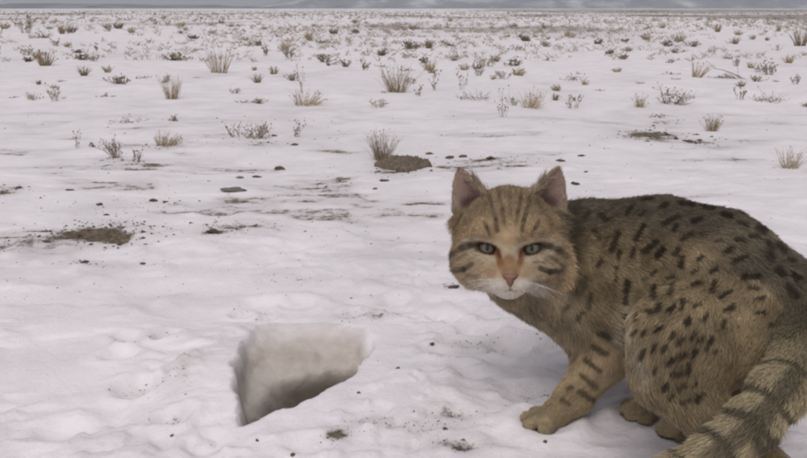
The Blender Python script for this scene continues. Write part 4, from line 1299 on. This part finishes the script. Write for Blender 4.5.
# nose leather: a rounded triangle set on the tip of the muzzle
V, F = [], []
NX = 1.5
rings = 7; seg = 27
def nose_pt(f, w):
    a = 2 * math.pi * w / seg + math.pi / 2
    tri = [np.array((-9.6, -29.0)), np.array((9.6, -29.0)), np.array((0, -44.0))]
    c = sum(tri) / 3
    # distance to a rounded triangle along direction a
    d = np.array((math.cos(a), math.sin(a))); best = 99
    for i in range(3):
        A, B = tri[i] - c, tri[(i + 1) % 3] - c
        nrm = np.array((B[1] - A[1], A[0] - B[0])); nrm /= np.linalg.norm(nrm)
        if nrm.dot(A) < 0: nrm = -nrm
        k = d.dot(nrm)
        if k > 1e-4: best = min(best, nrm.dot(A) / k)
    best = min(best, 9.6)
    return c + d * best * f + np.array((NX, 0))
vals = []
for j in range(rings + 1):
    f = j / rings
    for w in range(seg):
        q = nose_pt(f, w); vals.append((q[0], q[1], f))
vals = np.array(vals)
zz = np.linspace(75, 10, 261)
depth = []
for q in vals:
    fv = head_field_at(np.stack([np.full(261, q[0]), np.full(261, q[1]), zz], 1))
    depth.append(zz[np.argmax(fv < 0)] if (fv < 0).any() else 30.0)
depth = np.minimum(np.array(depth), 48)
bulge = 2.6 * np.sqrt(np.clip(1 - vals[:, 2] ** 2, 0, 1)) - .8 * (vals[:, 2] ** 4)
nos = np.exp(-(((np.abs(vals[:, 0] - NX) - 4.6) / 1.5) ** 2 + ((vals[:, 1] + 36.0) / 1.7) ** 2))
V = [HL(q[0], q[1], d + b - 2.2 * k) for q, d, b, k in zip(vals, depth, bulge, nos)]
for j in range(rings):
    for w in range(seg): F.append((j * seg + w, (j + 1) * seg + w, (j + 1) * seg + (w + 1) % seg, j * seg + (w + 1) % seg))
nme = mesh_from('nose', V, F)
set_attr(nme, 'coat', np.array([[.185, .088, .062]]) * (1 - .85 * nos[:, None]) * (1 - .45 * sstep(.75, 1, vals[:, 2]))[:, None], 'FLOAT_COLOR')
tn = NT('nose_leather'); at = tn.attr('coat'); tn.link(at.outputs['Color'], tn.b.inputs['Base Color']); tn.b.inputs['Roughness'].default_value = .45
tag(new_obj('nose', nme, cat, tn.m), 'brick-pink nose leather')

wp_, wc_, wr_ = [], [], []
for s in (-1, 1):
    for k in range(9):
        x0, y0 = s * random.uniform(8, 15) + 1.5, -33 - random.uniform(0, 9)
        fv = head_field_at(np.stack([np.full(261, x0), np.full(261, y0), zz], 1)); z0 = zz[np.argmax(fv < 0)]
        L = random.uniform(32, 52); dr = random.uniform(-.25, .2)
        pl = [HL(x0 + s * L * f * .92, y0 + L * f * dr - 9 * f * f, z0 + 5 * math.sin(f * 2.2) - 18 * f * f) for f in (0, .33, .66, 1)]
        wp_.append(pl); wc_.append([[.62, .58, .54]] * 4); wr_.append([.00011, .00009, .00007, .00002])
hair_object('whiskers', np.array(wp_), np.array(wc_), np.array(wr_), cat, th_.m)

# ------------------------------------------------------------------ the cold hazy air
hv = bpy.data.materials.new('thin_haze'); hv.use_nodes = True
hn = hv.node_tree.nodes; hn.clear()
ho = hn.new('ShaderNodeOutputMaterial'); hp_ = hn.new('ShaderNodeVolumePrincipled')
hp_.inputs['Color'].default_value = (.80, .84, .90, 1); hp_.inputs['Density'].default_value = 9e-5
hp_.inputs['Anisotropy'].default_value = .2
hv.node_tree.links.new(hp_.outputs[0], ho.inputs['Volume'])
X0, X1, Y0, Y1, Z0, Z1 = -9600, 9600, -4800, 13200, -8, 330
hb_ = mesh_from('haze', [(X0, Y0, Z0), (X1, Y0, Z0), (X1, Y1, Z0), (X0, Y1, Z0), (X0, Y0, Z1), (X1, Y0, Z1), (X1, Y1, Z1), (X0, Y1, Z1)],
                [(0, 3, 2, 1), (4, 5, 6, 7), (0, 1, 5, 4), (1, 2, 6, 5), (2, 3, 7, 6), (3, 0, 4, 7)], False)
hb_.materials.append(hv)
tag(new_obj('haze', hb_), 'thin cold haze over the snow plain', 'haze', kind='stuff')
